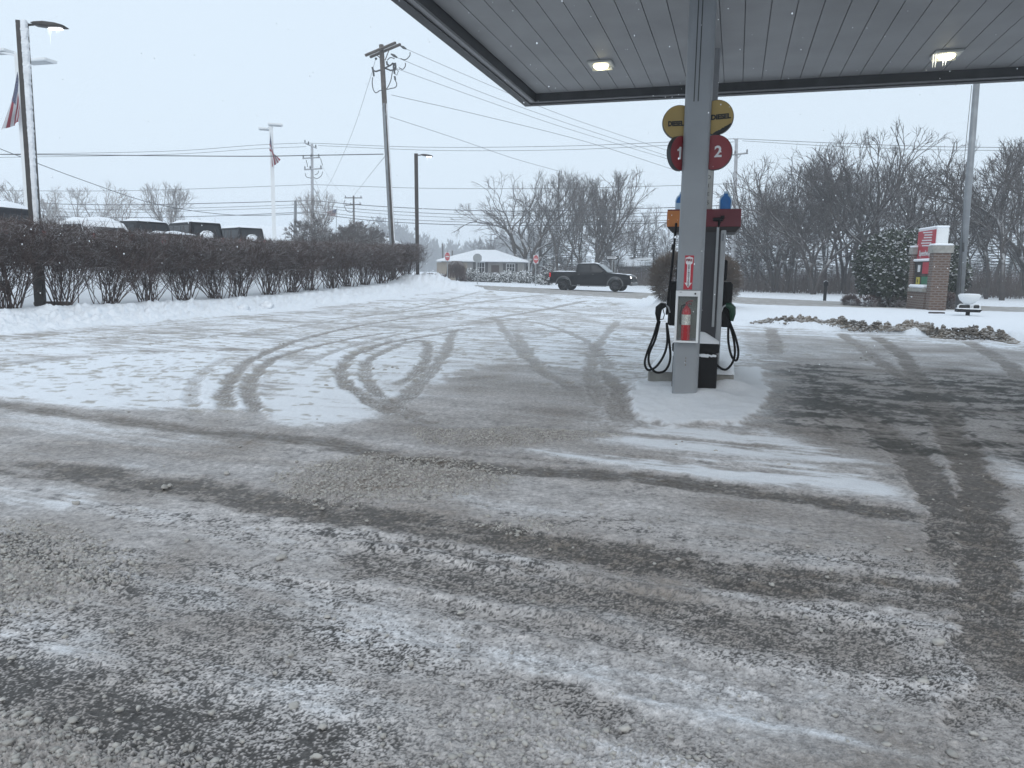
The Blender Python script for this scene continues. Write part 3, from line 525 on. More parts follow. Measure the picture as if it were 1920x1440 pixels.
# conifers
def conifer(seed, h=10., r=2.2, n=26, dens=9, nl=.30, droop=-.25, base=.08):
    rg = random.Random(seed); TR_ = MB(); CRn = MB(); TR_.tube([(0, 0, -.2), (0, 0, h*.5), (0, 0, h*.99)], [.03*h*.5, .018*h*.5, .01], 6)
    for i in range(n):
        t = base+(1-base)*i/n; z = t*h; L = r*(1-t)**.8*1.02+.1; m = max(5, int(11*(1-t)+4))
        for j in range(m):
            az = rg.random()*6.28; l = L*rg.uniform(.65, 1.1); d = np.array([math.cos(az), math.sin(az), droop+rg.gauss(0, .08)+t*.6])
            pts = [np.array([0, 0, z])+d*l*q+np.array([0, 0, -.10*l*q*q]) for q in (0, .35, .7, 1)]; TR_.tube(pts, [.02, .014, .01, .006], 3, False)
            for k in range(max(3, int(l*dens))):
                q = rg.uniform(.15, 1.02); c = np.array([0, 0, z])+d*l*q+np.array([0, 0, -.10*l*q*q]); s = nl*rg.uniform(.6, 1.2)*(1.15-.5*q); a2 = az+rg.choice((-1, 1))*rg.uniform(.4, 1.2)
                e = np.array([math.cos(a2), math.sin(a2), rg.uniform(-.5, .15)])*s; wv_ = np.array([-math.sin(a2), math.cos(a2), rg.gauss(0, .3)])*s*.28
                CRn.add([c-wv_, c+e*.6-wv_*.8, c+e, c+e*.6+wv_*.8, c+wv_], [(0, 1, 2, 3, 4)])
    return TR_, CRn
def conifer_proto(label, group, mc=None, name='conifer_tree', **k):
    a, b = conifer(**k); r = thing(name, label, 'evergreen tree', (0, -500, 0), 0, group); a.build('trunk', M_bark, r); b.build('crown', mc or M_needle, r); return r
CP = [conifer_proto('dark evergreen tree standing behind the bare trees', 'evergreens behind the bare trees', seed=21, h=10, r=2.3), conifer_proto('dark evergreen tree standing behind the bare trees', 'evergreens behind the bare trees', seed=22, h=10, r=3.0, n=30)]; cu_ = [0, 0]
def con(i, u, Y, v, label=None, sxy=1., group=None):
    s = top_scale(10, u, v, Y); put(CP[i], not cu_[i], u, Y, s=s, rz=rt.random()*6, label=label, sxy=sxy, group=group); cu_[i] = 1
for i, (u, Y, v, w_) in enumerate([(1000, 108, 425, 1.3), (1045, 112, 400, 1.2), (1072, 106, 412, 1.4), (1128, 110, 392, .6), (1020, 104, 440, 1.5), (975, 106, 455, 1.5), (1190, 104, 425, 1.5), (1225, 98, 430, 1.5), (1262, 96, 425, 1.4), (1090, 102, 445, 1.5), (950, 110, 465, 1.5), (1152, 100, 450, 1.5)]):
    con(i % 2, u, Y, v, sxy=w_)
for i in range(16):
    u = 1380+i*36+rt.uniform(-12, 12); con(rt.choice((0, 1)), u, rt.uniform(76, 100), rt.uniform(375, 430), sxy=1.5, label='dark evergreen tree between the bare trees of the wood', group='evergreens in the wood')
# the big vase shaped trees in the middle distance
CG = 'tall bare trees behind the house and truck'
KC = [dict(seed=31, h=14, trunk=.22, ang=(.18, .42), stems=4, splay=.42, r0=.3, twr=.013, up=.03), dict(seed=32, h=14, trunk=.26, ang=(.15, .36), stems=3, splay=.24, r0=.28, twr=.015, up=.08), dict(seed=33, h=14, trunk=.32, ang=(.15, .36), stems=2, splay=.14, r0=.24, twr=.015, up=.09)]
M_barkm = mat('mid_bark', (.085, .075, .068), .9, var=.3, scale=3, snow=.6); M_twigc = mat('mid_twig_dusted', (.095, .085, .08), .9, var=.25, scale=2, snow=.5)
PC = [tree_proto('bare_tree', 'tall bare tree', 'tree', CG, M_barkm, M_twigc, **k) for k in KC]
LB = ['widest spreading bare tree behind the right end of the house', 'bare tree with snowy low limbs behind the small snowy shrub', 'tall narrow bare tree behind the black pickup cab', 'tall bare tree behind the bed of the pickup', 'bare tree with rightward leaning limbs above the one way sign']
for i, (k, u, Y, v, sx_, rz) in enumerate([(0, 985, 92, 318, 1.15, .5), (2, 1050, 90, 330, .9, 2), (2, 1092, 92, 322, .8, .7), (1, 1118, 90, 326, 1., 4), (1, 1150, 92, 335, 1.0, 1.2)]):
    s = top_scale(14, u, v-12, Y); put(PC[k], k in (0, 1) and i in (0, 3) or i == 1, u, Y, s=s, rz=rz, label=LB[i], sxy=sx_)
for i in range(9):
    u = 1010+i*30+rt.uniform(-8, 8); Y = rt.uniform(96, 120); s = top_scale(12, u, rt.uniform(405, 460), Y); k = rt.choice((0, 2, 4)); put(PR[k], False, u, Y, s=s, rz=rt.random()*6, label='low bare tree in the thicket behind the tall trees', group='thicket of low bare trees')
s = top_scale(12, 1200, 378, 120); put(PR[3], False, 1200, 120, s=s, sxy=.8, label='round topped pale bare tree far behind the pickup nose', group=CG)
s = top_scale(12, 925, 445, 120); put(PR[3], False, 915, 120, s=s, label='low bare tree behind the house roof ridge', group=CG)
# trees on the left behind the dealership cars, frosted
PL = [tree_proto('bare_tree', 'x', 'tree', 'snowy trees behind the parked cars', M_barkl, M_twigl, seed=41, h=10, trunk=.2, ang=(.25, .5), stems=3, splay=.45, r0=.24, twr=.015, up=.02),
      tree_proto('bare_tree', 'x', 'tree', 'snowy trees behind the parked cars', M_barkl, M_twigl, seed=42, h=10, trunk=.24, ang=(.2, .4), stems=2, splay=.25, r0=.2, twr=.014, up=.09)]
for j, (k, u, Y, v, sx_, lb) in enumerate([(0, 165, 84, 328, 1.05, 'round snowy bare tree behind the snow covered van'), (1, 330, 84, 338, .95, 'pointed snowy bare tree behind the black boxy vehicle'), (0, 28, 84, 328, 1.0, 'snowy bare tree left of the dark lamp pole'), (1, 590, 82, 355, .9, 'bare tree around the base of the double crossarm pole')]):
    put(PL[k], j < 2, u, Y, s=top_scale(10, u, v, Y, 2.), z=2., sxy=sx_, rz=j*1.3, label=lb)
# brushy dark small trees left of the big pole
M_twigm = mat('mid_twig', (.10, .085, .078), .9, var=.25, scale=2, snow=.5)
PB = tree_proto('brushy_tree', 'dense dark brushy tree below the far flag', 'tree', 'brushy trees over the hedge', M_bark, M_twigm, seed=51, h=5, trunk=.24, ang=(.2, .5), stems=5, splay=.6, r0=.12, twr=.015, up=.06, maxl=7, tipn=4)
put(PB, True, 628, 70, s=top_scale(5, 628, 400, 70, 1.), z=1., sxy=1.1); put(PB, False, 672, 70, s=top_scale(5, 672, 412, 70, 1.), z=1., rz=2, label='dense dark brushy tree behind the farthest utility pole', sxy=.9)
# far wood on the horizon: one mass
fw = MB(); rgf = random.Random(61)
for i in range(760):
    u = rgf.uniform(690, 1010) if i < 520 else rgf.uniform(-200, 2300); Y = rgf.uniform(400, 520); p = atY(u, 500, Y); h = rgf.uniform(13, 25)*(1+.25*math.sin(u*.02)); r = h*rgf.uniform(.10, .2); z0 = T(p[0], Y)-.5
    fw.tube([(p[0], Y, z0), (p[0], Y, z0+h)], [.3, .1], 3, False)
    for q in range(22):
        t = rgf.uniform(.2, .95); a = rgf.random()*6.28; w_ = r*(1.15-t)*1.3+.2; c = (p[0]+math.cos(a)*w_, Y+math.sin(a)*w_, z0+h*t+rgf.uniform(0, 2.6)); b = (p[0], Y, z0+h*t-.3)
        fw.add([b, c, (c[0]+.1, c[1], c[2]-1.4), (b[0], b[1], b[2]-1.)], [(0, 1, 2, 3)])
tag(fw.build('far_wood', M_bark), 'hazy far wood fading into the falling snow on the horizon', 'wood', kind='stuff')
# undergrowth at the foot of the wood
ug = MB(); M_brush = mat('brush', (.085, .066, .058), .95, var=.3, scale=2, snow=.35)
for i in range(9000):
    if i < 7200: u = rgf.uniform(1370, 2080); fr = (u-1375)/600; Y = 69-12*fr+rgf.uniform(0, 26)
    else: u = rgf.uniform(1010, 1300); Y = rgf.uniform(88, 98)
    p = atY(u, 500, Y); z0 = T(p[0], Y); h = rgf.uniform(.6, 2.2)*(1.6 if rgf.random() < .2 else 1); a = rgf.random()*6.28; l = rgf.uniform(.1, .8); r0 = rgf.uniform(.012, .03)
    ug.tube([(p[0], Y, z0), (p[0]+math.cos(a)*l*.4, Y+math.sin(a)*l*.4, z0+h*.6), (p[0]+math.cos(a)*l, Y+math.sin(a)*l, z0+h)], [r0, r0*.7, r0*.3], 3, False)
tag(ug.build('undergrowth', M_brush), 'tangled bare brush at the foot of the wood', 'brush', kind='stuff')
# ---- the clipped hedge
def hedge_proto(seed):
    rg = random.Random(seed); ST = MB(); TW = MB(); Htop = 2.6
    for i in range(32):
        a = rg.random()*6.28; b = np.array([rg.gauss(0, .18), rg.gauss(0, .18), -.1]); out = rg.uniform(.1, .95)
        d = nrm(np.array([math.cos(a)*out, math.sin(a)*out*.8, 1.])); L = rg.uniform(1.5, 2.2); s = limb(rg, b, d, L, rg.uniform(.014, .026), .008, 5, .09, .05); ST.tube(s[0], s[1], 4, False)
        for j in range(7):
            t = .25+.75*(j+rg.random())/7; q, d2 = on(s[0], s[2], min(t, .98)); m = limb(rg, q, perp(d2, rg.uniform(.3, .7), rg.random()*6.28), rg.uniform(.45, 1.0), .009, .005, 3, .14, .07); ST.tube(m[0], m[1], 3, False)
            for k in range(7):
                q3, d3 = on(m[0], m[2], rg.uniform(.15, .98)); 
                if q3[2] < 1.0 and rg.random() < .7: continue
                e = limb(rg, q3, perp(d3, rg.uniform(.3, 1.1), rg.random()*6.28), rg.uniform(.2, .5), .006, .0035, 2, .2, .04); TW.tube(e[0], e[1], 3, False)
    for i in range(2600):     # clipped dense head
        z = rg.uniform(1.28, 2.5); w_ = 1.05*(.75+.25*min(1, (z-1.0)/.5)); c = np.array([rg.uniform(-w_, w_), rg.uniform(-.95, .95), z-rg.random()*.1])
        d = nrm(np.array([rg.gauss(0, .6), rg.gauss(0, .6), rg.uniform(-.1, 1.)])); L = rg.uniform(.15, .42); e = c+d*L
        if e[2] > Htop+.12*rg.random(): e[2] = Htop*rg.uniform(.95, 1.03) if rg.random() < .8 else Htop*rg.uniform(1.03, 1.13)
        mid = (c+e)/2+np.array([rg.gauss(0, .03), rg.gauss(0, .03), 0]); TW.tube([c, mid, e], [.0075, .006, .003], 3, False)
    return ST, TW
HP = []
for s_ in (71, 72, 73):
    a, b = hedge_proto(s_); r = thing('hedge_shrub', 'x', 'shrub', (0, -500, 0), 0, 'shrubs of the clipped hedge'); a.build('stems', M_hedge, r); b.build('twigs', M_hedge, r); HP.append(r)
ordn = 'first second third fourth fifth sixth seventh eighth ninth tenth eleventh twelfth thirteenth fourteenth fifteenth sixteenth seventeenth'.split()
hz = math.atan2(HD[1], HD[0])
for i in range(17):
    t = -3.2+i*1.78; x, y = HP0+HD*t; x += rt.uniform(-.15, .15); lb = 'bare clipped hedge shrub, %s from the left end of the hedge' % ordn[i]
    if i == 16: lb = 'last loose unclipped hedge shrub at the lamp pole, right end'
    sc = (1, 1, .99-.0075*i+rt.uniform(-.02, .03)) if i < 16 else (1.0, 1.0, .85)
    z = T(x, y)-.03; rz = hz+(math.pi if i % 2 else 0)
    if i < 3: r = HP[i]; r.scale = sc; r.location = (x, y, z); r.rotation_euler = (0, 0, rz); r['label'] = lb
    else: copy_tree(HP[i % 3], (x, y, z), rz, sc, lb)
# ---- leafy / snowy shrubs
def leaf_ball(seed, rx, ry, rz_, n, s, prof=None, shell=.55):
    rg = random.Random(seed); m = MB()
    for i in range(n):
        a = rg.random()*6.283; cz = rg.uniform(-.95, 1); r = (1-cz*cz)**.5; q = shell+(1-shell)*rg.random()**.6; nz_ = 1+.12*math.sin(a*3+seed)+.1*math.sin(a*7+cz*5)
        c = np.array([rx*r*math.cos(a)*q*nz_, ry*r*math.sin(a)*q*nz_, rz_*(cz*q+.95)]); 
        o = nrm(np.array([r*math.cos(a), r*math.sin(a), cz+.35])+np.array([rg.gauss(0, .45) for _ in range(3)])); t = nrm(np.cross(o, np.array([rg.gauss(0, 1), rg.gauss(0, 1), rg.gauss(0, 1)]))); l = s*rg.uniform(.6, 1.3)
        e = nrm(o*.5+t*.8)*l; w_ = np.cross(nrm(e), o); w_ = nrm(w_)*l*.38; m.add([c, c+e*.5-w_, c+e, c+e*.5+w_], [(0, 1, 2, 3)])
    return m
def stick_ball(seed, r, n, L=.22, th=.007, flat=1.):
    rg = random.Random(seed); m = MB()
    for i in range(n):
        v = nrm(np.array([rg.gauss(0, 1), rg.gauss(0, 1), rg.gauss(0, 1)+.15])); q = r*rg.uniform(.6, .97); c = v*q; c[2] = c[2]*flat+r*.92*flat
        e = c+nrm(v+np.array([rg.gauss(0, .4), rg.gauss(0, .4), .25]))*L*rg.uniform(.5, 1.1); m.tube([c, e], [th, th*.5], 3, False)
    return m
M_sage = mat('snowy_twigs', (.10, .078, .062), .9, var=.3, scale=2, snow=.5)
for j, (u, Y, r, lb) in enumerate([(1268, 33, 1.12, 'round clipped bare shrub showing left of the fuel pump'), (1338, 33, 1.12, 'round clipped bare shrub showing right of the fuel pump')]):
    p = atY(u, 530, Y); z = T(p[0], Y)-.05
    if j == 0:
        r0_ = thing('round_shrub', lb, 'shrub', (p[0], Y, z), 0, 'round shrubs behind the pump'); stick_ball(81, r, 7500, .3, .011).build('crown', M_sage, r0_)
        g = MB(); rg = random.Random(4)
        for i in range(40): a = rg.random()*6.28; q = rg.uniform(.2, .8); g.tube([(0, 0, -.1), (math.cos(a)*q*.6, math.sin(a)*q*.6, .7), (math.cos(a)*q, math.sin(a)*q, 1.4)], [.02, .012, .006], 3)
        g.build('stems', M_hedge, r0_)
    else: copy_tree(r0_, (p[0], Y, z), 2., 1., lb)
# tall evergreen shrub beside the station sign and the one behind it
for (u, Y, rx, rz_, n, lb, nm) in ((1668, 40.5, 1.6, 2.12, 19000, 'big dark evergreen shrub with snow on its leaves, left of the brick sign', 'evergreen_shrub'), (1712, 42.5, 1.6, 2.25, 10000, 'taller dark evergreen shrub close behind the red sign panel', 'evergreen_shrub'), (1775, 41.5, 1.0, 1.8, 6000, 'leafy shrub peeking out right of the brick pillar', 'evergreen_shrub')):
    p = atY(u, 520, Y); r = thing(nm, lb, 'shrub', (p[0], Y, T(p[0], Y)-.1)); leaf_ball(hash(u) % 97, rx, rx*.9, rz_, n, .17).build('leaves', M_leaf, r)
    g = MB(); rg = random.Random(8)
    for i in range(24): a = rg.random()*6.28; q = rg.uniform(.2, .7)*rx; g.tube([(0, 0, -.1), (math.cos(a)*q*.5, math.sin(a)*q*.5, rz_*.8), (math.cos(a)*q, math.sin(a)*q, rz_*1.5)], [.04, .03, .01], 4)
    g.build('stems', M_bark, r)
M_low = mat('low_shrub', (.10, .065, .06), .9, var=.35, scale=3, snow=.6)
for (u, Y, r, lb, f, n) in ((1598, 41, .42, 'small reddish low shrub left of the snowy low shrub', .7, 900), (1630, 40, .48, 'low shrub heaped with snow in front of the big evergreen', .62, 1100), (1675, 40, .72, 'wide grey low shrub at the foot of the brick sign', .62, 2000), (1778, 37.5, .62, 'reddish low shrub between brick sign and steel pole', .7, 1500)):
    p = atY(u, 520, Y); k = thing('low_shrub', lb, 'shrub', (p[0], Y, T(p[0], Y)-.05)); stick_ball(int(u), r*.95, n, .22, .012, f).build('crown', M_low, k)
    if 'heaped' in lb or 'wide' in lb:
        q = leaf_ball(3, r*.8, r*.7, r*.62, 260, .16); q.build('snow_cap', SNOW, k)
# shrubs in front of the house
M_snowy = mat('snowy_leaf', (.045, .055, .045), .8, var=.4, scale=2.5, snow=.95, snow_lo=.0, snow_hi=.5)
hs = [(908, 0), (928, 0), (951, 1), (984, 1), (1012, 0), (892, 2), (869, 3), (825, 3), (807, 3), (880, 2)]
hl = ['snowy round shrub left of the front step', 'snowy round shrub below the front door', 'tallest round snowy shrub under the right house window', 'round snowy shrub at the right house corner', 'low snowy shrub beside the do not enter sign', 'pale frosted shrub under the left house window', 'dark low shrub beneath the weeping tree', 'snow topped low shrub left of the weeping tree', 'low shrub at the left end of the house', 'small frosted shrub right of the weeping tree']
for (u, k), lb in zip(hs, hl):
    Y = 78; p = atY(u, 520, Y); r, hgt = [(.72, .55), (.85, .72), (.5, .75), (.8, .42)][k]; q = thing('round_shrub', lb, 'shrub', (p[0], Y, T(p[0], Y)-.1))
    leaf_ball(int(u), r, r, hgt, 1300, .15).build('leaves', M_snowy if k != 3 else M_low, q)
r = thing('weeping_tree', 'small weeping tree with drooping brown branches before the house', 'tree', (atY(856, 520, 76)[0], 76, T(-5, 76))); m = MB(); c = MB(); rg = random.Random(9); m.tube([(0, 0, -.1), (.05, 0, .9), (0, .05, 1.6)], [.10, .08, .05], 6)
for i in range(420):
    a = rg.random()*6.28; q = rg.uniform(.3, 1.1); z = 1.5+rg.uniform(-.15, .3); pts = [(0, 0, 1.4), (math.cos(a)*q*.5, math.sin(a)*q*.5, z+.25), (math.cos(a)*q*.9, math.sin(a)*q*.9, z-.2), (math.cos(a)*q, math.sin(a)*q, max(.35, z-rg.uniform(.5, 1.3)))]; c.tube(pts, [.03, .026, .022, .012], 3, False)
m.build('trunk', M_bark, r); c.build('crown', M_hedge, r)
r = thing('snowy_conifer', 'small snow laden evergreen beside the pickup tailgate', 'evergreen tree', (atY(1024, 520, 72)[0], 72, T(3, 72))); a, b = conifer(77, 3.0, .75, 14, 14, .3, -.5); a.build('trunk', M_bark, r); b.build('crown', mat('laden', (.05, .06, .05), .8, snow=1., snow_lo=-.3, snow_hi=.25), r)
# ---------------------------------------------------------------- canopy, columns, pump
CZ = 4.93; cc_ = onz(985, 198, CZ); ce_ = onz(1920, 150, CZ); CY = math.atan2(ce_[1]-cc_[1], ce_[0]-cc_[0])
M_soff = mat('soffit_panel', (.285, .287, .293), .5, var=.10, scale=1.2, spec=.3); M_dark = mat('dark_trim', (.035, .037, .04), .5, var=.3, scale=3); M_ledge = mat('ledge_metal', (.22, .22, .23), .4, var=.15, scale=2)
M_fasc = mat('fascia_white', (.6, .61, .62), .5)
cn = thing('canopy', 'large grey filling station canopy with ribbed soffit and dark edge', 'canopy', (cc_[0], cc_[1], CZ), CY)
CL, CD, SZ = 22., 10., .15
m = MB(); x = .30; i = 0
while x < CL-.3:
    w2 = min(.318, CL-.3-x); m.box((x+w2/2, -CD/2, SZ+.012), (w2-.007, CD-.6, .024)); x += .322; i += 1
m.build('soffit', M_soff, cn)
MB().box((CL/2, -CD/2, SZ+.05), (CL-.5, CD-.5, .03)).build('soffit_backing', mat('seam_grey', (.15, .15, .155), .7), cn)
m = MB()
for c, s in (((CL/2, -.03, .5), (CL, .06, 1.)), ((CL/2, -CD+.03, .5), (CL, .06, 1.)), ((.03, -CD/2, .5), (.06, CD-.12, 1.)), ((CL-.03, -CD/2, .5), (.06, CD-.12, 1.))): m.box(c, s)
m.build('fascia', M_fasc, cn)
m = MB()
for c, s in (((CL/2, -.075, -.012), (CL, .15, .02)), ((.075, -CD/2, -.012), (.15, CD-.3, .02)), ((CL/2, -.262, .085), (CL-.5, .035, .16)), ((.262, -CD/2, .085), (.035, CD-.56, .16))): m.box(c, s)
m.build('edge_trim', M_dark, cn)
m = MB(); m.box((CL/2, -.197, .012), (CL-.3, .09, .02)); m.box((.197, -CD/2, .012), (.09, CD-.5, .02)); m.build('gutter_ledge', M_ledge, cn)
MB().box((CL*.42, -.235, .075), (.14, .02, .1)).build('joint_cover', M_dark, cn); MB().box((.235, -3.1, .10), (.02, .12, .17)).build('joint_cover', M_dark, cn)
MB().box((CL/2, -CD/2, 1.06), (CL, CD, .12), bev=.04).build('roof_snow', SNOW, cn)
LENS = mat('lamp_lens', (.9, .9, .8), .3, emit=(1, .9, .55), estr=5); M_fixt = mat('lamp_housing', (.45, .46, .45), .4, metal=.3)
ICE_GLOW = mat('ice', (.75, .82, .85), .1, spec=.6, emit=(1, .95, .75), estr=.9); ICEP = mat('ice_clear', (.8, .85, .9), .08, spec=.7)  # icicle material emits a warm glow in place of lamplight caught in it
for j, (u, v, lb) in enumerate(((1127, 118, 'lit square canopy light left of the round column'), (1775, 99, 'lit square canopy light with icicles near the right corner'))):
    p = onz(u, v, CZ+SZ); r = thing('canopy_light', lb, 'ceiling light', (p[0], p[1], CZ+SZ), CY, 'canopy lights')
    m = MB(); m.box((0, 0, -.02), (.40, .40, .04), bev=.01); m.box((0, .17, -.055), (.34, .04, .05)); m.build('housing', M_fixt, r)
    MB().lathe([(.02, -.10), (.08, -.095), (.115, -.075), (.13, -.04)], n=14, sx=1., sy=.85).build('lens', LENS, r, smooth=True)
    if j:
        m = MB(); rg = random.Random(2)
        for k in range(6): x = -.2+.035*k; m.tube([(x, -.1, -.04), (x, -.1, -.07-rg.uniform(.05, .17))], [.012, .002], 5)
        m.build('icicles', ICE_GLOW, r)
    pl = bpy.data.lights.new('canopy_lamp', 'AREA'); pl.energy = 5; pl.size = .25; pl.color = (1, .93, .7); po = bpy.data.objects.new('canopy_lamp', pl); COL.objects.link(po); po.location = (p[0], p[1], CZ+SZ-.13)
c1 = onz(1283, 748); c1 = np.array([c1[0], c1[1]])
def isl(a, b=0.): return c1+AX*a+AC*b            # along / across the island
IZ = -R_(15.5)
M_colm = mat('column_paint', (.25, .265, .28), .42, var=.14, scale=1.3, bump=.06); M_rust = mat('rust', (.12, .07, .045), .9, var=.4, scale=20)
k1 = thing('canopy_column', 'nearest grey painted canopy column carrying signs and extinguisher box', 'column', (c1[0], c1[1], 0), IZ, 'canopy columns')
def rrect(w, d, r, n=5):
    out = []
    for cx, cy, a0 in ((w/2-r, d/2-r, 0), (-w/2+r, d/2-r, 90), (-w/2+r, -d/2+r, 180), (w/2-r, -d/2+r, 270)):
        for k in range(n+1): a = R_(a0+90*k/n); out.append((cx+r*math.cos(a), cy+r*math.sin(a)))
    return out
m = MB(); m.prism(rrect(.325, .27, .055), -.05, CZ+SZ, 'z'); m.build('shaft', M_colm, k1, bevel=0)
m = MB()
for x in (-.05, .0): m.box((x, -.1365, 4.4), (.012, .004, 1.3))
m.build('seam', M_dark, k1)
m = MB(); rg = random.Random(1)
for i in range(26): m.box((rg.uniform(-.13, .05), -.1362, rg.uniform(.02, .05)), (rg.uniform(.01, .04), .004, rg.uniform(.008, .03)))
for z in (.56, .52, .47): m.box((.0, -.1362, z), (.008, .004, .018))
m.build('rust_spots', M_rust, k1)
cs = isl(2.62, .05); k2 = thing('canopy_column', 'second grey canopy column rising behind the fuel pump', 'column', (cs[0], cs[1], 0), IZ, 'canopy columns')
MB().prism(rrect(.27, .22, .04), 0, CZ+SZ, 'z').build('shaft', mat('column_dark', (.20, .205, .215), .5, var=.15, scale=1.5), k2)
m = MB(); m.box((.04, -.113, 2.75), (.17, .006, 1.1)); m.build('notice_strip', mat('strip', (.5, .5, .47), .5), k2)
for i, ch in enumerate('DIESEL'): text_part(ch, .085, mat('ink_grey', (.09, .09, .09), .6), k2, facing((.065, -.118, 3.15-.13*i), 0))
# island slab
q = isl(1.22); r = thing('pump_island', 'low concrete pump island heaped with smooth snow', 'kerb island', (q[0], q[1], 0), IZ)
m = MB(); m.prism(rrect(1.25, .03+2*1.5, .05), 0, .19, 'z') if False else m.box((.02, 1.45, .10), (1.24, 2.9, .20), bev=.02); m.build('slab', M_conc, r)
m = MB(); g = 26
for a in (0,):
    vs = []; fs = []
    for i in range(g):
        for j in range(g):
            x = -.63+1.26*i/(g-1); y = -.03+2.95*j/(g-1); e = min((i+.0)/(3), (g-1-i)/3, j/2.2, (g-1-j)/2.2, 1.); z = .195+.095*math.sin(min(1, e)*math.pi/2)*(1+.12*float(noise(np.array(x*3.), np.array(y*3.), 4))); vs.append((x+.02, y, z))
    for i in range(g-1):
        for j in range(g-1): fs.append((i*g+j, (i+1)*g+j, (i+1)*g+j+1, i*g+j+1))
    m.add(vs, fs)
m.build('snow_cap', SNOW, r, smooth=True)
# fuel pump
PB0 = isl(1.72, .10); pz = lambda v, Y=10.98: float(atY(1300, v, Y)[2])
HT, HB = pz(392), pz(425)
pu = thing('fuel_pump', 'tall grey two sided fuel pump with orange and red header, behind the near column', 'fuel pump', (PB0[0], PB0[1], .2), IZ)
zz = .2; H_ = HB-zz+.02
M_pump = mat('pump_grey', (.04, .04, .046), .45, var=.1, scale=2); M_trim = mat('pump_trim', (.33, .34, .35), .4, metal=.3, var=.06)
MB().box((0, 0, H_/2), (.50, .78, H_)).build('cabinet', M_pump, pu)
for sx in (-1, 1):
    for sy in (-1, 1): MB().box((sx*.285, sy*.38, H_/2), (.075, .07, H_), bev=.008).build('corner_post', M_trim, pu)
M_red = mat('header_red', (.13, .008, .018), .4, var=.08, scale=2); M_oran = mat('header_orange', (.50, .17, .035), .45, var=.18, scale=3)
hw = .515; hd_ = .46; z0 = HB-zz; z1 = HT-zz
m = MB(); m.box((0, 0, (z0+z1)/2), (2*hw, 2*hd_, z1-z0)); m.build('header', M_red, pu, bevel=.004)
m = MB(); m.add([(-hw, -hd_, z0-.001), (hw, -hd_, z0-.001), (hw, hd_, z0-.001), (-hw, hd_, z0-.001), (-hw+.07, -hd_+.07, z0-.075), (hw-.07, -hd_+.07, z0-.075), (hw-.07, hd_-.07, z0-.075), (-hw+.07, hd_-.07, z0-.075)], [(4, 7, 6, 5), (0, 4, 5, 1), (1, 5, 6, 2), (2, 6, 7, 3), (3, 7, 4, 0)]); m.build('header_underside', mat('pump_under', (.05, .045, .045), .6), pu)
m = MB(); m.box((-.27, -hd_-.004, z0+.115), (.485, .006, .225)); m.build('end_panel', M_oran, pu)
m = MB(); m.box((-hw-.004, 0, z0+.12), (.006, .85, .2)); m.build('side_panel', M_oran, pu)
M_blue = mat('bottle_blue', (.005, .14, .42), .35); M_bw = mat('cutout_white', (.45, .6, .72), .4)
bot = [(-.075, 0), (.075, 0), (.078, .13), (.06, .175), (.028, .205), (.028, .235), (-.028, .235), (-.028, .205), (-.06, .175), (-.078, .13)]
for sx in (-1, 1):
    t = MB(); X0 = -.33 if sx < 0 else .29; t.prism([(a*1.13+X0, z*1.08+z1) for a, z in bot], -.35, -.338); o = t.build('bottle_cutout', M_bw, pu)
    t = MB(); lo = 0 if sx > 0 else .10; t.prism([(a*.93+X0, max(z, lo)*.93+z1+.005) for a, z in bot], -.356, -.3515); t.build('bottle_front', M_blue, o)
m = MB(); m.box((.2, -hd_-.03, z0+.10), (.14, .06, .05), bev=.01); m.box((.26, -hd_-.03, z0+.13), (.05, .08, .04)); m.tube([(.22, -hd_-.03, z0+.1), (.21, -.43, z0-.02)], .02); m.build('hose_bracket', M_blkp, pu)
MB().box((.205, -.44, (z0+.06)/2+.35), (.035, .03, z0-.6)).build('hose_guide', M_trim, pu)
# side faces: displays, keypad, holsters
for sx in (-1, 1):
    m = MB(); m.box((sx*.255, .0, 1.62), (.02, .5, .3)); m.box((sx*.257, .1, 1.25), (.03, .2, .2)); m.build('display', M_glass, pu)
    m = MB(); m.box((sx*.38, -.18, 1.0), (.15, .34, .66), bev=.03); m.box((sx*.33, -.16, 1.5), (.07, .22, .3), bev=.02); m.build('nozzle_holster', M_blkp, pu)
def hose(px, Y=10.95, r=.0175, dy=0.):
    P = smooth_line([atY(u, v, Y) for u, v in px], 7); t = MB(); t.tube([(p[0], p[1]+dy*math.sin(i/len(P)*3.14), p[2]) for i, p in enumerate(P)], r, 7); return t
hoses = [[(1268, 418), (1265, 450), (1260, 500), (1254, 550), (1250, 590)], [(1237, 602), (1228, 635), (1216, 662), (1215, 680), (1222, 692), (1232, 697), (1246, 692), (1255, 672), (1254, 640), (1250, 605)], [(1234, 602), (1224, 632), (1212, 660), (1207, 680), (1213, 692), (1228, 686), (1243, 665), (1250, 640), (1250, 605)],
         [(1356, 420), (1357, 450), (1354, 500), (1358, 550), (1362, 590)], [(1366, 604), (1364, 640), (1369, 667), (1377, 674), (1381, 658), (1377, 632), (1368, 604)], [(1367, 604), (1374, 635), (1375, 662), (1369, 680), (1358, 691), (1347, 688), (1338, 676), (1334, 650)], [(1353, 600), (1348, 625), (1343, 648)]]
for i, h in enumerate(hoses): hose(h, 10.95, dy=-.1 if i in (1, 2, 4, 5) else 0).build('hose', M_rub, pu, world=True, smooth=True)
for u, v0, v1 in ((1263, 458, 468), (1357, 462, 474), (1356, 438, 452)):
    MB().tube([atY(u, v0, 10.95), atY(u-1, v1, 10.95)], .028, 8).build('breakaway_coupling', M_blkp if v0 == 458 else M_steel, pu, world=True)
M_green = mat('nozzle_green', (.01, .055, .03), .45)
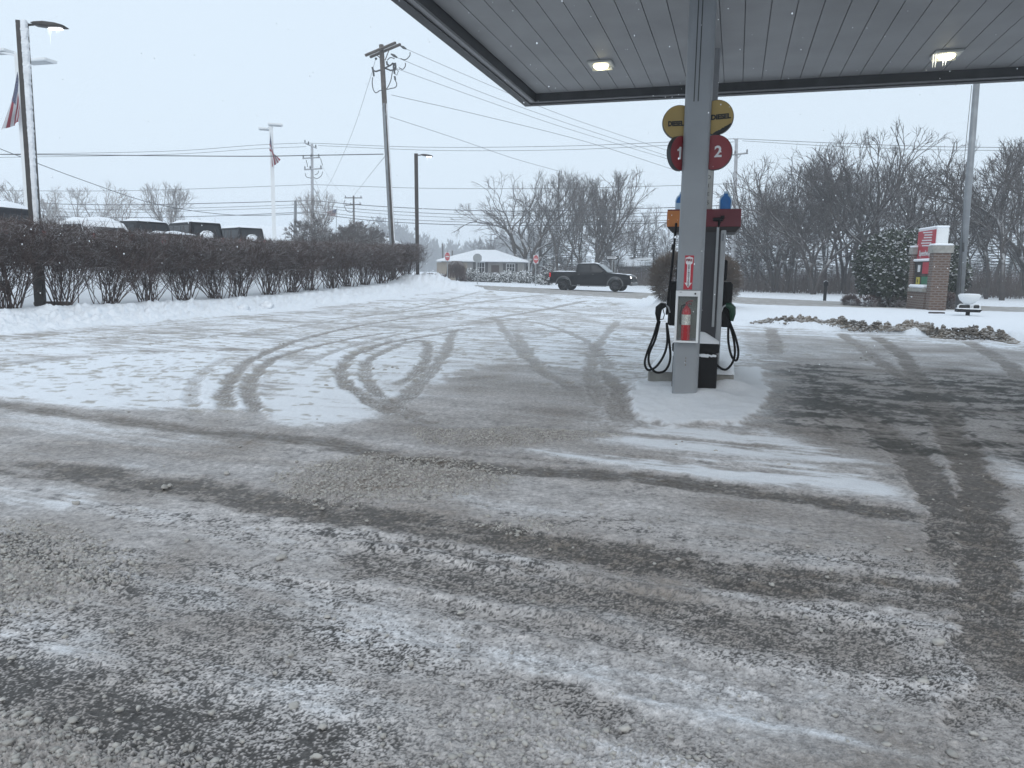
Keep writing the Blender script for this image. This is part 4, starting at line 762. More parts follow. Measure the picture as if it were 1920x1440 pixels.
for (u, s, mm_) in ((1240, -1, M_blkp), (1368, 1, M_green)):
    c = atY(u, 586, 10.93); k = 1/129.
    def Q(a, b, d=0.): return (c[0]+s*a*k, c[1]+d, c[2]-b*k)
    m = MB(); m.tube([Q(-8, -14), Q(-1, -13), Q(5, -8), Q(6, 2), Q(5, 16)], [.03, .05, .052, .045, .024], 9); nz = m.build('nozzle', mm_, pu, world=True, smooth=True)
    m = MB(); m.tube([Q(-3, -6), Q(-6, 4), Q(-4, 12), Q(4, 14)], .007, 6); g = m.build('lever_guard', M_blkp, pu, world=True)
    m = MB(); m.tube([Q(-8, -14), Q(-13, -10), Q(-16, 0)], .011, 6); m.build('spout', M_alu, pu, world=True)
# trash can
q = isl(.63, .10); tc_ = thing('trash_can', 'black square bin with snow on its lid, wedged behind the near column', 'trash can', (q[0], q[1], 0), IZ)
MB().box((0, 0, .265), (.60, .40, .53), bev=.015).build('body', M_blkp, tc_); MB().box((0, .01, .64), (.63, .43, .13), bev=.02).build('lid', M_blkp, tc_); MB().box((0, .02, .555), (.54, .34, .05)).build('neck', M_rub, tc_)
m = MB(); m.lathe([(.30, .705), (.27, .745), (.16, .80), (.03, .835)], n=4, sx=1.05, sy=.7); vs = m.v; cr = math.cos(.785)
m.v = [(x*cr-y*cr*1.5, x*cr*.67+y*cr, z) for x, y, z in vs]; m = MB()
g = 16; vs = []; fs = []
for i in range(g):
    for j in range(g):
        x = -.31+.62*i/(g-1); y = -.2+.42*j/(g-1); e = min(i, g-1-i, j, g-1-j)/((g-1)/2); vs.append((x, y, .706+.13*math.sin(min(1, e*1.2)*1.57)*(1+.1*math.sin(x*20))))
for i in range(g-1):
    for j in range(g-1): fs.append((i*g+j, (i+1)*g+j, (i+1)*g+j+1, i*g+j+1))
m.add(vs, fs); m.build('snow_cap', SNOW, tc_, smooth=True)
m = MB(); rg = random.Random(3)
for i in range(22): x = -.26+.025*i; m.box((x, -.185, .535+.01*rg.random()), (.03, .05, .02+.03*rg.random()), bev=.006)
m.build('snow_rim', SNOW, tc_)
# signs on the near column
def colz(v, Y=9.65): return float(atY(1300, v, Y)[2])
M_yel = mat('diesel_yellow', (.33, .23, .07), .5, var=.12, scale=4); M_sred = mat('sign_red', (.20, .012, .018), .4, var=.1, scale=4); M_ink = mat('ink_black', (.01, .01, .01), .6); M_wh = mat('lettering_white', (.62, .63, .64), .5)
def dshape(r, cut, side, n=26, ry=1.):     # circle of radius r cut by a vertical at x = cut (towards the column)
    a0 = math.acos(max(-1, min(1, cut/r))); P = []
    for k in range(n+1):
        a = -a0+(2*a0)*k/n if cut > -r else 0; P.append((side*r*math.cos(a), r*ry*math.sin(a)))
    return P
def flag_sign(name, lb, side, u, v, r, cutx, rz, mface, Yd=-.02, peel=False):
    z = colz(v); c = isl(0, (side*cutx)); ro = thing(name, lb, 'sign', (c[0]+AX[0]*Yd, c[1]+AX[1]*Yd, z), IZ+rz, 'round pump signs on the near column')
    P = dshape(r, -r*.30, side); off = side*r*.30
    MB().prism([(a*1.0+off, b) for a, b in P], -.03, .03).build('rim', M_dark, ro)
    MB().prism([(a*.975+off, b*.975) for a, b in P], -.034, -.0305).build('face', mface, ro); return ro, off
for side, lb, u, v, rz, tx in ((-1, 'yellow round DIESEL sign on the left side of the near column', 1270, 226, .22, 'DIESEL'), (1, 'yellow round DIESEL sign with a torn lower edge, right side of the near column', 1352, 219, -.08, 'DIESEL')):
    ro, off = flag_sign('diesel_sign', lb, side, u, v, .208, .165, rz, M_yel)
    text_part(tx, .08, M_ink, ro, facing((off*1.0+(.055 if side > 0 else -.045), -.037, -.02 if side < 0 else .0), 0, -.04), sx=1.0 if side > 0 else .82, bold=.0045)
    if side > 0:
        m = MB(); ps = [(off+.208*math.cos(a), .208*math.sin(a)) for a in np.linspace(R_(-98), R_(-25), 14)]; rg = random.Random(5)
        inner = [(off+(.208-.012-.05*math.sin((k+.5)/14*3.14)*rg.uniform(.6, 1.1))*math.cos(a), (.208-.012-.05*math.sin((k+.5)/14*3.14)*rg.uniform(.6, 1.1))*math.sin(a)) for k, a in enumerate(np.linspace(R_(-98), R_(-25), 14))]
        m.prism(ps+inner[::-1], -.038, -.0345); m.build('torn_edge', M_ink, ro)
for side, lb, v, rz, tx, r in ((-1, 'dark red round sign with white number 1, turned edge on left of the column', 286, .95, '1', .212), (1, 'dark red round sign with white number 2, right side of the near column', 285, -.12, '2', .214)):
    ro, off = flag_sign('pump_number_sign', lb, side, 0, v, r, .165, rz, M_sred); text_part(tx, .19, M_wh, ro, facing((off+.045, -.037, 0), 0), bold=.004) if side > 0 else MB().prism([(off+a-.05, b) for a, b in ((.0, -.075), (.036, -.075), (.036, .075), (.008, .075), (-.012, .05), (-.036, .042), (-.036, .018), (.0, .026))], -.040, -.036).build('lettering', M_wh, ro)
# extinguisher cabinet
zt, zb = colz(545), colz(641); hh_ = zt-zb; w_ = .30
cb = thing('extinguisher_cabinet', 'white wall box with glass window holding the red extinguisher on the near column', 'cabinet', tuple(isl(-.136, -.005))+(zb,), IZ)
m = MB(); d_ = .13
for c, s in (((-w_/2+.014, -d_/2, hh_/2), (.028, d_, hh_)), ((w_/2-.014, -d_/2, hh_/2), (.028, d_, hh_)), ((0, -d_/2, .012), (w_-.056, d_, .024)), ((0, -d_/2, hh_-.035), (w_-.056, d_, .07))): m.box(c, s)
m.build('frame', M_white, cb, bevel=.003); MB().box((0, -.006, hh_/2), (w_-.056, .008, hh_-.1)).build('back', mat('cab_back', (.14, .15, .13), .6), cb)
MB().tube([(.09, -d_-.001, hh_-.035), (.09, -d_-.012, hh_-.035)], .012, 10).build('lock', M_dark, cb)
g_ = mat('pane', (.5, .55, .55), .05, alpha=.05, spec=.4); MB().box((0, -d_+.012, hh_/2-.02), (w_-.058, .003, hh_-.1)).build('window', g_, cb)
text_part('FIRE', .014, M_ink, cb, facing((-.09, -d_-.002, hh_-.02), 0))
ex = thing('fire_extinguisher', 'red fire extinguisher with white label inside the glass fronted box', 'fire extinguisher', tuple(isl(-.136-.065, -.018))+(zb+.026,), IZ)
M_exr = mat('extinguisher_red', (.38, .012, .018), .25, var=.05, spec=.6)
MB().lathe([(.052, 0), (.058, .012), (.058, .36), (.05, .40), (.028, .425), (.02, .44)], n=20).build('cylinder', M_exr, ex, smooth=True)
m = MB(); m.lathe([(.0595, .20), (.0595, .33)], n=20); m.build('label', mat('label_paper', (.5, .5, .46), .6, var=.5, scale=60), ex)
hd0 = MB(); hd0.box((0, 0, .455), (.03, .03, .04)); hd0.tube([(-.01, 0, .475), (.03, -.01, .50), (.075, -.02, .505)], .009, 6); hd0.tube([(-.01, 0, .46), (.03, -.01, .475), (.06, -.02, .46)], .008, 6); ho = hd0.build('handle', M_sred, ex)
MB().tube([(-.015, -.01, .455), (-.06, -.02, .44), (-.072, -.02, .36), (-.066, -.02, .2)], .009, 6).build('hose', M_rub, ex, smooth=True)
# sticker
z0s, z1s = colz(543, 9.62), colz(479, 9.62); ws = .115
st = thing('extinguisher_sticker', 'red and white FIRE EXTINGUISHER arrow sticker above the white box', 'sticker', tuple(isl(-.1365, -.015))+((z0s+z1s)/2,), IZ)
hs_ = (z1s-z0s)/2; m = MB(); m.prism([(-ws/2, -hs_), (ws/2-.006, -hs_), (ws/2, hs_), (-ws/2+.004, hs_)], -.0025, 0); m.build('backing', mat('sticker_red', (.42, .012, .03), .4, var=.04), st)
m = MB(); m.prism([(-.022, hs_-.115), (-.022, -hs_+.085), (-.046, -hs_+.085), (0, -hs_+.02), (.046, -hs_+.085), (.022, -hs_+.085), (.022, hs_-.115), (.04, hs_-.10), (.048, hs_-.03), (.0, hs_-.012), (-.048, hs_-.03), (-.04, hs_-.10)], -.0045, -.0026); m.build('arrow', mat('sticker_white', (.72, .70, .72), .5), st)
text_part('FIRE', .042, M_sred, st, facing((0, -.0055, hs_-.06), 0), bold=.002)
for i, ch in enumerate('EXTINGUISHER'): text_part(ch, .028, M_ink, st, facing((0, -.0055, hs_-.125-.0235*i), 0), bold=.0012)
m = MB(); rg = random.Random(6)
for i in range(400):
    v = rg.uniform(2.2, 9); p = atY(rg.uniform(0, 1920), rg.uniform(-60, 700), v); s = rg.uniform(.0014, .0034)*(1 if v < 5 else 1.6); m.lathe([(s*.3, -s), (s, 0), (s*.3, s)], p, 5)
for i in range(0):
    v = rg.uniform(1.2, 3); p = atY(rg.uniform(0, 1920), rg.uniform(-60, 560), v); s = rg.uniform(.0025, .0042); m.lathe([(s*.3, -s), (s*.9, -s*.3), (s, .3*s), (s*.3, s)], p, 7)
for i in range(500):
    v = rg.uniform(9, 30); p = atY(rg.uniform(0, 1920), rg.uniform(-60, 560), v); s = rg.uniform(.004, .009); m.lathe([(s*.3, -s), (s, 0), (s*.3, s)], p, 4)
tag(m.build('snowflakes', SNOW), 'snowflakes drifting down through the air', 'snowflakes', kind='stuff')
# ---------------------------------------------------------------- poles, lamps, flags, wires
LED = mat('lit_lamp', (.9, .92, .95), .3, emit=(.95, .97, 1), estr=6)
def line(u0, v0, u1, v1, Y): a = atY(u0, v0, Y); b = atY(u1, v1, Y); return a, b       # top, foot
def pole_root(name, lb, cat, a, b, group=None):      # foot continued down to the terrain
    d = (b-a)/np.linalg.norm(b-a); z = T(b[0], b[1])-.1; b2 = b+d*((z-b[2])/d[2]) if b[2] > z else b
    return thing(name, lb, cat, tuple(b2), 0, group), b2
M_crust = mat('snow_crust', (.74, .76, .79), .8, var=.12, scale=4, bump=.5)
def square_bar(a, b, wdt, rz=0., dpt=None):
    m = MB(); cr, sr = math.cos(rz), math.sin(rz); dpt = dpt or wdt; vs = []
    for p in (b, a):
        for x, y in ((-1, -1), (1, -1), (1, 1), (-1, 1)): x2 = x*wdt/2; y2 = y*dpt/2; vs.append((p[0]+x2*cr-y2*sr, p[1]+x2*sr+y2*cr, p[2]))
    return m.add(vs, [(3, 2, 1, 0), (4, 5, 6, 7), (0, 1, 5, 4), (1, 2, 6, 5), (2, 3, 7, 6), (3, 0, 4, 7)])
def lamp_pole(lb, u0, v0, u1, v1, Y, w_, head, crust=True):
    a, b = line(u0, v0, u1, v1, Y); r, b2 = pole_root('lamp_pole', lb, 'lamp pole', a, b, 'dark lamp poles along the hedge')
    square_bar(a, b2, w_, R_(12)).build('post', M_bronze, r, world=True)
    if crust:
        m = MB(); n = 90; rg = random.Random(4); 
        for i in range(n):
            t = (i+.5)/n; p = a+(b2-a)*(t*.80); k = max(.0, 1-t*.75)*(.75+.5*rg.random())
            m.box((p[0]+w_*.36+w_*.12*k, p[1]-w_*.40, p[2]), (w_*(.30+.45*k), w_*.45, abs(a[2]-b2[2])*.80/n*1.25), rg.uniform(-.3, .3), bev=.015)
        m.build('snow_crust', M_crust, r, world=True)
    L_, hh = head; c = a+np.array([w_*.5, 0, -.10]); m = MB(); m.tube([c, c+np.array([.22, 0, .02])], .035, 8); m.build('arm', M_bronze, r, world=True)
    m = MB(); prof = [(-.5, .02), (-.42, .07), (-.15, .105), (.2, .09), (.42, .05), (.5, .01), (.42, -.03), (0, -.06), (-.42, -.04)]
    P = []; 
    for k, f in ((-.16, .55), (-.1, .95), (0, 1.1), (.1, .95), (.16, .55)): P.append([(c[0]+.2+L_*(x+.5), c[1]+k, c[2]+.02+z*f*hh-.07*(x+.5)) for x, z in prof])
    n = len(prof); m.add([p for q in P for p in q], [tuple(range(n-1, -1, -1)), tuple(4*n+i for i in range(n))]+[(i*n+j, i*n+(j+1) % n, (i+1)*n+(j+1) % n, (i+1)*n+j) for i in range(4) for j in range(n)])
    hd = m.build('lamp_head', M_bronze, r, world=True, smooth=True)
    m = MB(); m.box((c[0]+.2+L_*.68, c[1]-.02, c[2]-.06*hh-.045), (L_*.40, .12, .02), bev=.008); m.build('lens', LED, r, world=True)
    m = MB(); rg = random.Random(2)
    for k in range(9): x = c[0]+.2+L_*(.5+.05*k); m.tube([(x, c[1]-.1, c[2]-.1), (x, c[1]-.1, c[2]-.12-(rg.uniform(.04, .16) if k != 1 else .42))], [.009, .002], 5)
    m.build('icicles', mat('glowing_ice', (.8, .85, .9), .1, emit=(.9, .95, 1), estr=.5), r, world=True); return r  # icicles carry their own faint emission, imitating light from the lamp head
lamp_pole('near dark square lamp pole with lit head, snow plastered down one side', 41, 40, 76, 570, 22.9, .25, (.95, 1.0))
lamp_pole('far dark lamp pole with small lit head at the right end of the hedge', 780, 288, 783, 518, 48.5, .22, (.75, .8), False)
# log lying by the near pole
a, b = gp(72, 576), gp(122, 571); m = MB(); m.box(((a[0]+b[0])/2, (a[1]+b[1])/2, (a[2]+b[2])/2+.07), (1.0, .22, .13), .1, bev=.03); o = m.build('timber', M_wood); tag(o, 'grey timber kerb lying in the snow under the near hedge shrub', 'timber')
# white twin-head poles
def white_pole(lb, u0, v0, u1, v1, Y, w_, heads):
    a, b = line(u0, v0, u1, v1, Y); r, b2 = pole_root('light_pole', lb, 'light pole', a, b, 'white light poles of the car lot'); square_bar(a, b2, w_, .3).build('post', M_white, r, world=True)
    for (du, dv, L_, rz_, dy) in heads:
        p = atY(u0+du, v0+dv, Y+dy); m = MB(); m.box((0, 0, 0), (L_, .75, .14), bev=.03); m.v = [(p[0]+x*math.cos(rz_)-y*math.sin(rz_), p[1]+x*math.sin(rz_)+y*math.cos(rz_), p[2]+z) for x, y, z in m.v]; h = m.build('lamp_head', M_white, r, world=True)
        m = MB(); m.box((0, 0, -.08), (L_*.8, .55, .02)); m.v = [(p[0]+x*math.cos(rz_)-y*math.sin(rz_), p[1]+x*math.sin(rz_)+y*math.cos(rz_), p[2]+z) for x, y, z in m.v]; m.build('lens', M_alu, r, world=True)
        MB().tube([a+np.array([0, 0, -.12]), p], .05, 6).build('arm', M_white, r, world=True)
    return r, a, b2
white_pole('tall white twin headed light pole behind the near lamp pole', 35, 100, 58, 440, 40., .33, [(38, 15, 1.5, -.25, -1.5), (-38, -3, 1.5, -.25, 1.5)])
white_pole('slim white twin headed light pole flying a flag above the parked vehicles', 508, 234, 515, 462, 62., .30, [(8, 0, 1.1, .3, -1.5), (-10, 8, 1.1, .3, 1.5)])
def flag_mat():
    m = bpy.data.materials.new('flag_cloth'); m.use_nodes = True; N = m.node_tree.nodes; L = m.node_tree.links; b = N['Principled BSDF']; b.inputs['Roughness'].default_value = .8
    a = N.new('ShaderNodeAttribute'); a.attribute_name = 'cloth'; L.new(a.outputs['Color'], b.inputs['Base Color']); return m
FM = flag_mat()
def us_flag(lb, Y, A_, B_, C_, D_, fold=.12, ns=13):      # corners: hoist top, hoist bottom, fly top, fly bottom
    A_, B_, C_, D_ = [atY(u, v, Y) for u, v in (A_, B_, C_, D_)]; NS, NT = 57, 40; me = bpy.data.meshes.new('flag'); vs = []; cl = []
    for i in range(NS):
        s = i/(NS-1)
        for j in range(NT):
            t = j/(NT-1); p = (A_*(1-t)+B_*t)*(1-s)+(C_*(1-t)+D_*t)*s; k = math.sin(s*3.0); p = p+np.array([fold*.35*math.sin(t*11+s*5)*k, fold*math.sin(t*9+s*3)*(.3+s), fold*.25*math.sin(t*13+1)*s]); vs.append(tuple(p))
            st = int(min(12, t*ns)); c = (.22, .004, .018) if st % 2 == 0 else (.46, .47, .49)
            if s < .40 and t < 7/13: 
                c = (.012, .02, .075); gx = (s/.4*8) % 1; gy = (t*13/7*6) % 1
                if abs(gx-.5) < .15 and abs(gy-.5) < .18: c = (.55, .56, .6)
            cl += [*c, 1.]
    fs = [(i*NT+j, (i+1)*NT+j, (i+1)*NT+j+1, i*NT+j+1) for i in range(NS-1) for j in range(NT-1)]
    me.from_pydata(vs, [], fs); a = me.color_attributes.new('cloth', 'FLOAT_COLOR', 'POINT'); a.data.foreach_set('color', cl); me.materials.append(FM); o = bpy.data.objects.new('flag', me); COL.objects.link(o)
    sm = o.modifiers.new('solid', 'SOLIDIFY'); sm.thickness = .01; tag(o, lb, 'flag'); return o
us_flag('large limp striped flag hanging from the near white pole', 39.4, (33, 134), (36, 205), (3, 244), (37, 230), ns=7)
us_flag('striped flag hanging limp from the farther slim white pole', 61.6, (507, 249), (505, 282), (510, 314), (527, 300), .1, 7)
us_flag('small faded striped flag flying over the dark brushy trees', 95, (631, 392), (629, 406), (614, 397), (613, 405), .1)
a, b = line(632, 386, 630, 440, 95); r, b2 = pole_root('flagpole', 'thin flagpole of the small far flag', 'flagpole', a, b); MB().tube([b2, a], [.07, .04], 6).build('pole', M_alu, r, world=True)
# steel pole on the right
a, b = line(1834, 120, 1797, 588, 35.2); r, b2 = pole_root('steel_pole', 'thick plain galvanised steel pole in the right hand verge', 'pole', a, b); MB().tube([b2, a+(a-b2)*.1], [.17, .125], 16).build('shaft', M_steel, r, world=True, smooth=True)
MB().tube([atY(1806, 455, 35.0), atY(1806, 472, 35.0)], .05, 6).build('clamp', M_dark, r, world=True)
MB().tube([atY(1822, 160, 35.1), atY(1808, 300, 35.1), atY(1803, 500, 35), atY(1800, 560, 35.)], .012, 5).build('cable', M_wire, r, world=True)
M_snowy_wood = mat('snowy_wood', (.40, .41, .43), .9, var=.2, scale=2)
def crossarm(r, c, L_, rz_, w_=.12, tilt=0., snow=False):
    m = MB(); m.box((0, 0, 0), (L_, w_, w_)); ct, st_ = math.cos(tilt), math.sin(tilt); V_ = []
    for x, y, z in m.v: x2 = x*ct-z*st_; z2 = x*st_+z*ct; V_.append((c[0]+x2*math.cos(rz_)-y*math.sin(rz_), c[1]+x2*math.sin(rz_)+y*math.cos(rz_), c[2]+z2))
    m.v = V_; return m.build('crossarm', M_wood, r, world=True)
M_ins = mat('insulator', (.05, .055, .06), .35)
def insulators(r, pts, h=.25, rad=.06):
    for p in pts: m = MB(); m.tube([p, np.array(p)+[0, 0, h*.4], np.array(p)+[0, 0, h]], [rad*.5, rad, rad*.5], 6); m.build('insulator', M_ins, r, world=True)
def at2(u, v, Y): return atY(u, v, Y)
# 1: big near utility pole with conduits
Y = 50.; a, b = line(715, 84, 736, 462, Y); r, b2 = pole_root('utility_pole', 'tall near utility pole with tilted double crossarm and conduits down its side', 'utility pole', a, b)
MB().tube([b2, a], [.21, .15], 10).build('pole', M_wood, r, world=True, smooth=True)
k = .40; m = MB(); p0 = a+(b2-a)*.24; m.tube([p0+[-.02, -.18, 0], b2+[-.10, -.24, 0]], .08, 6); m.build('conduit', M_steel, r, world=True); m = MB(); m.tube([p0+[.14, -.12, 0], b2+[.20, -.20, 0]], .04, 6); m.build('conduit', M_crust, r, world=True)
for (ua, va, ub, vb, dy) in ((685, 104, 742, 80, -.25), (694, 107, 751, 83, .25)):
    p, q = atY(ua, va, Y+dy-.5), atY(ub, vb, Y+dy+.5); MB().tube([p, q], .095, 4).build('crossarm', M_wood, r, world=True)
MB().tube([atY(722, 113, Y-.3), atY(729, 95, Y-.3)], .03, 4).build('brace', M_wood, r, world=True); MB().tube([atY(712, 108, Y-.3), atY(704, 101, Y-.3)], .03, 4).build('brace', M_wood, r, world=True)
for seg in (((721, 128), (733, 122), (737, 118)), ((722, 128), (732, 132), (738, 131)), ((714, 131), (705, 134), (699, 132))): m = MB(); m.tube([at2(u, v, Y-.2) for u, v in seg], .05, 5); m.build('bracket', M_dark, r, world=True)
for seg in (((698, 126), (700, 133), (701, 143)), ((738, 118), (738, 127), (740, 138)), ((741, 118), (742, 126), (740, 132)), ((725, 115), (726, 121), (729, 122)), ((740, 143), (741, 148), (741, 150)), ((743, 130), (747, 133), (744, 141), (738, 137))): m = MB(); m.tube([at2(u, v, Y-.3) for u, v in seg], .065 if len(seg) == 3 else .025, 6); m.build('cutout_fuse', M_ins, r, world=True)
for seg in (((699, 145), (698, 155), (700, 168), (705, 174), (712, 170), (718, 169)), ((741, 150), (744, 158), (741, 164), (733, 166), (725, 168)), ((736, 133), (733, 150), (728, 162), (724, 168)), ((726, 113), (732, 108), (740, 110)), ((751, 110), (760, 112), (768, 105), (769, 98)), ((748, 127), (755, 130), (760, 124), (760, 118))):
    m = MB(); m.tube(smooth_line([at2(u, v, Y-.3) for u, v in seg], 5), .03, 5); m.build('jumper_cable', M_wire, r, world=True)
for u0, v0, u1, v1 in ((751, 86, 762, 92), (733, 101, 745, 108), (703, 109, 707, 111)): MB().tube([at2(u0, v0, Y), at2((u0+u1)/2, (v0+v1)/2, Y), at2(u1, v1, Y)], [.04, .09, .04], 6).build('insulator', M_ins, r, world=True)
# 2: double crossarm pole
def util_pole(lb, u0, v0, u1, v1, Y, rad, arms, mt=None, ins=True):
    a, b = line(u0, v0, u1, v1, Y); r, b2 = pole_root('utility_pole', lb, 'utility pole', a, b); MB().tube([b2, a], [rad*1.2, rad*.8], 8).build('pole', mt or M_wood, r, world=True)
    for (v, du0, du1, dv) in arms:
        uc = u0+(u1-u0)*(v-v0)/(v1-v0); p, q = atY(uc+du0, v-dv, Y-.25), atY(uc+du1, v+dv, Y-.25); MB().tube([p, q], .08, 4).build('crossarm', M_wood if mt is None else mt, r, world=True)
        if ins:
            for f in (.06, .5 if abs(du0) > 16 else .35, .94): e = p+(q-p)*f; insulators(r, [e+[0, -.1, .05]], .3, .08)
    return r
rp = util_pole('snow dusted pole with three crossarms and hanging jumpers left of the near utility pole', 585, 270, 586, 462, 85, .17, [(273, -14, 9, 5), (296, -18, 15, -1), (317, -15, 19, -1)], M_snowy_wood)
for seg in (((574, 300), (576, 308), (577, 313)), ((601, 297), (603, 304), (605, 310)), ((572, 325), (575, 332), (584, 334)), ((605, 322), (602, 330), (594, 335), (588, 332)), ((597, 320), (596, 325), (590, 328))):
    MB().tube(smooth_line([at2(u, v, 84.6) for u, v in seg], 4), .035, 4).build('jumper_cable', M_wire, rp, world=True)
MB().tube([at2(588, 456, 84), at2(608, 432, 84)], .07, 5).build('guy_guard', M_white, rp, world=True)
rp = util_pole('distant utility pole with two crossarms above the brushy trees', 663, 367, 664, 455, 120, .17, [(371, -17, 16, 0), (384, -16, 14, -1)])
MB().tube(smooth_line([at2(u, v, 119) for u, v in ((647, 375), (645, 383), (650, 395), (658, 398), (664, 396))], 4), .05, 4).build('jumper_cable', M_wire, rp, world=True)
a, b = line(554, 376, 553, 456, 82); r, b2 = pole_root('plain_pole', 'short plain grey pole just left of the three crossarm pole', 'pole', a, b); MB().tube([b2, a], [.17, .15], 8).build('shaft', M_steel, r, world=True)
rp = util_pole('pale snow coated utility pole right of the red number 2 sign', 1381, 260, 1374, 500, 74, .19, [(289, -16, 22, -2)], M_snowy_wood)
MB().tube([at2(1380, 265, 74), at2(1375, 259, 74)], .06, 5).build('top_bracket', M_snowy_wood, rp, world=True); MB().tube([at2(1389, 290, 73.8), at2(1380, 300, 73.8)], .04, 4).build('brace', M_snowy_wood, rp, world=True)
a, b = line(1825, 150, 1826, 100, 40)
# small distant poles and street lights over the house
for j, (u, v0, v1, lb) in enumerate(((830, 457, 490, 'thin far pole above the left slope of the house roof'), (848, 470, 485, 'shorter far pole above the house roof'))):
    a, b = line(u, v0, u, v1, 130); r, b2 = pole_root('far_pole', lb, 'pole', a, b); MB().tube([b2, a], .13, 5).build('shaft', M_wood, r, world=True)
# wires: (pixel path, depth start, depth end, radius, label)
WR = [([(-60, 289), (200, 291), (460, 293), (600, 291), (719, 289)], 52, 50, .028, 'thick cable running left from the near utility pole'),
      ([(-60, 290), (300, 284), (480, 272), (572, 268)], 82, 85, .022, 'upper wire left of the three crossarm pole'), ([(-60, 296), (300, 290), (480, 279), (574, 275)], 82, 85, .02, 'second wire left of the three crossarm pole'),
      ([(575, 268), (800, 276), (1050, 274), (1262, 266), (1378, 260)], 85, 74, .022, 'upper wire between the crossarm pole and the pale pole'), ([(597, 273), (820, 282), (1050, 281), (1262, 272), (1378, 266)], 85, 74, .02, 'lower wire between the crossarm pole and the pale pole'),
      ([(1379, 260), (1560, 268), (1760, 275), (1980, 277)], 74, 60, .022, 'upper wire right of the pale pole'), ([(1392, 264), (1560, 274), (1760, 281), (1980, 282)], 74, 60, .018, 'second wire right of the pale pole'),
      ([(-60, 357), (200, 358), (400, 353), (585, 346)], 82, 85, .022, 'single middle wire left of the three crossarm pole'), ([(586, 346), (800, 353), (1050, 353), (1262, 348), (1378, 344)], 85, 74, .022, 'single middle wire right of the three crossarm pole'),
      ([(-60, 378), (200, 384), (400, 381), (585, 376)], 82, 84.6, .035, 'thickest low cable left of the crossarm pole'), ([(-60, 387), (200, 393), (400, 389), (585, 383)], 82, 84.6, .022, 'second low cable left of the crossarm pole'), ([(-60, 392), (200, 399), (400, 394), (585, 388)], 82, 84.6, .02, 'third low cable left of the crossarm pole'), ([(-60, 400), (200, 408), (400, 405), (585, 397)], 82, 84.6, .03, 'lowest cable left of the crossarm pole'),
      ([(585, 376), (730, 388), (960, 396), (1262, 389), (1376, 384)], 84.6, 74, .035, 'thickest low cable over the middle trees'), ([(585, 384), (730, 396), (960, 404), (1262, 398), (1376, 392)], 84.6, 74, .026, 'second low cable over the middle trees'), ([(585, 388), (730, 402), (960, 410), (1262, 404), (1376, 398)], 84.6, 74, .02, 'third low cable over the middle trees'), ([(585, 396), (730, 410), (960, 418), (1262, 413), (1376, 405)], 84.6, 74, .024, 'fourth low cable over the middle trees'), ([(585, 400), (730, 416), (960, 423), (1262, 417), (1376, 409)], 84.6, 74, .035, 'lowest cable over the middle trees'),
      ([(1376, 384), (1560, 396), (1760, 404), (1980, 412)], 74, 58, .032, 'thick low cable across the wood on the right'), ([(1376, 392), (1560, 405), (1760, 415), (1980, 425)], 74, 58, .02, 'thin low cable across the wood on the right'), ([(1376, 398), (1560, 411), (1760, 421), (1980, 431)], 74, 58, .02, 'lowest thin cable across the wood on the right'),
      ([(762, 92), (900, 152), (1060, 218), (1275, 290)], 50, 62, .012, 'topmost wire sloping from the near utility pole under the canopy'), ([(745, 108), (900, 172), (1060, 230), (1275, 300)], 50, 62, .012, 'second wire sloping from the near utility pole'), ([(742, 128), (900, 185), (1060, 240), (1275, 305)], 50, 62, .012, 'third wire sloping from the near utility pole'), ([(734, 178), (900, 216), (1100, 266), (1275, 322)], 50, 62, .014, 'fourth wire sloping down right from the near utility pole'), ([(731, 219), (850, 258), (960, 296), (1052, 322)], 50, 70, .014, 'lowest wire sloping down right from the near utility pole'),
      ([(704, 112), (690, 160), (660, 250), (625, 330), (600, 372)], 50, 84, .012, 'thin wire sloping from the near pole down to the crossarm pole'), ([(722, 293), (700, 320), (664, 366)], 50, 118, .02, 'slanting guy wire from the near pole to the distant pole'),
      ([(-40, 262), (0, 279), (150, 336), (290, 382), (420, 402), (520, 403), (585, 398)], 60, 84, .03, 'drooping service cable crossing the left trees'), ([(604, 312), (625, 345), (650, 370)], 85, 118, .012, 'thin wire from the crossarm pole to the distant pole'), ([(588, 332), (610, 372), (648, 378)], 85, 118, .012, 'lower thin wire from the crossarm pole to the distant pole'), ([(587, 350), (598, 372), (606, 390), (612, 398)], 85, 95, .03, 'short dark drop wire beside the small far flag')]
for px, Ya, Yb, rad, lb in WR:
    n = len(px); us = [p[0] for p in px]; P = smooth_line([atY(u, v, Ya+(Yb-Ya)*(u-us[0])/(us[-1]-us[0])) for u, v in px], 6)
    tag(MB().tube(P, rad, 4).build('overhead_wire', M_wire), lb, 'overhead wire')
# ---------------------------------------------------------------- vehicles
def wfun(z, zb=1.12, wl=1.0, top=.72, zt=1.9): return wl if z <= zb else wl-(wl-top)*(z-zb)/(zt-zb)
def shell(m, poly, wf):
    n = len(poly); vs = [(x, -wf(z), z) for x, z in poly]+[(x, wf(z), z) for x, z in poly]
    return m.add(vs, [tuple(range(n)), tuple(range(2*n-1, n-1, -1))]+[((i+1) % n, i, n+i, n+(i+1) % n) for i in range(n)])
def side_panel(m, poly, wf, s, off=.008):
    vs = [(x, s*(wf(z)+off), z) for x, z in poly]; n = len(poly); f = tuple(range(n)) if s < 0 else tuple(range(n-1, -1, -1)); vs2 = [(x, s*(wf(z)-.03), z) for x, z in poly]
    return m.add(vs+vs2, [f]+[(i, n+i, n+(i+1) % n, (i+1) % n) if s < 0 else ((i+1) % n, n+(i+1) % n, n+i, i) for i in range(n)])
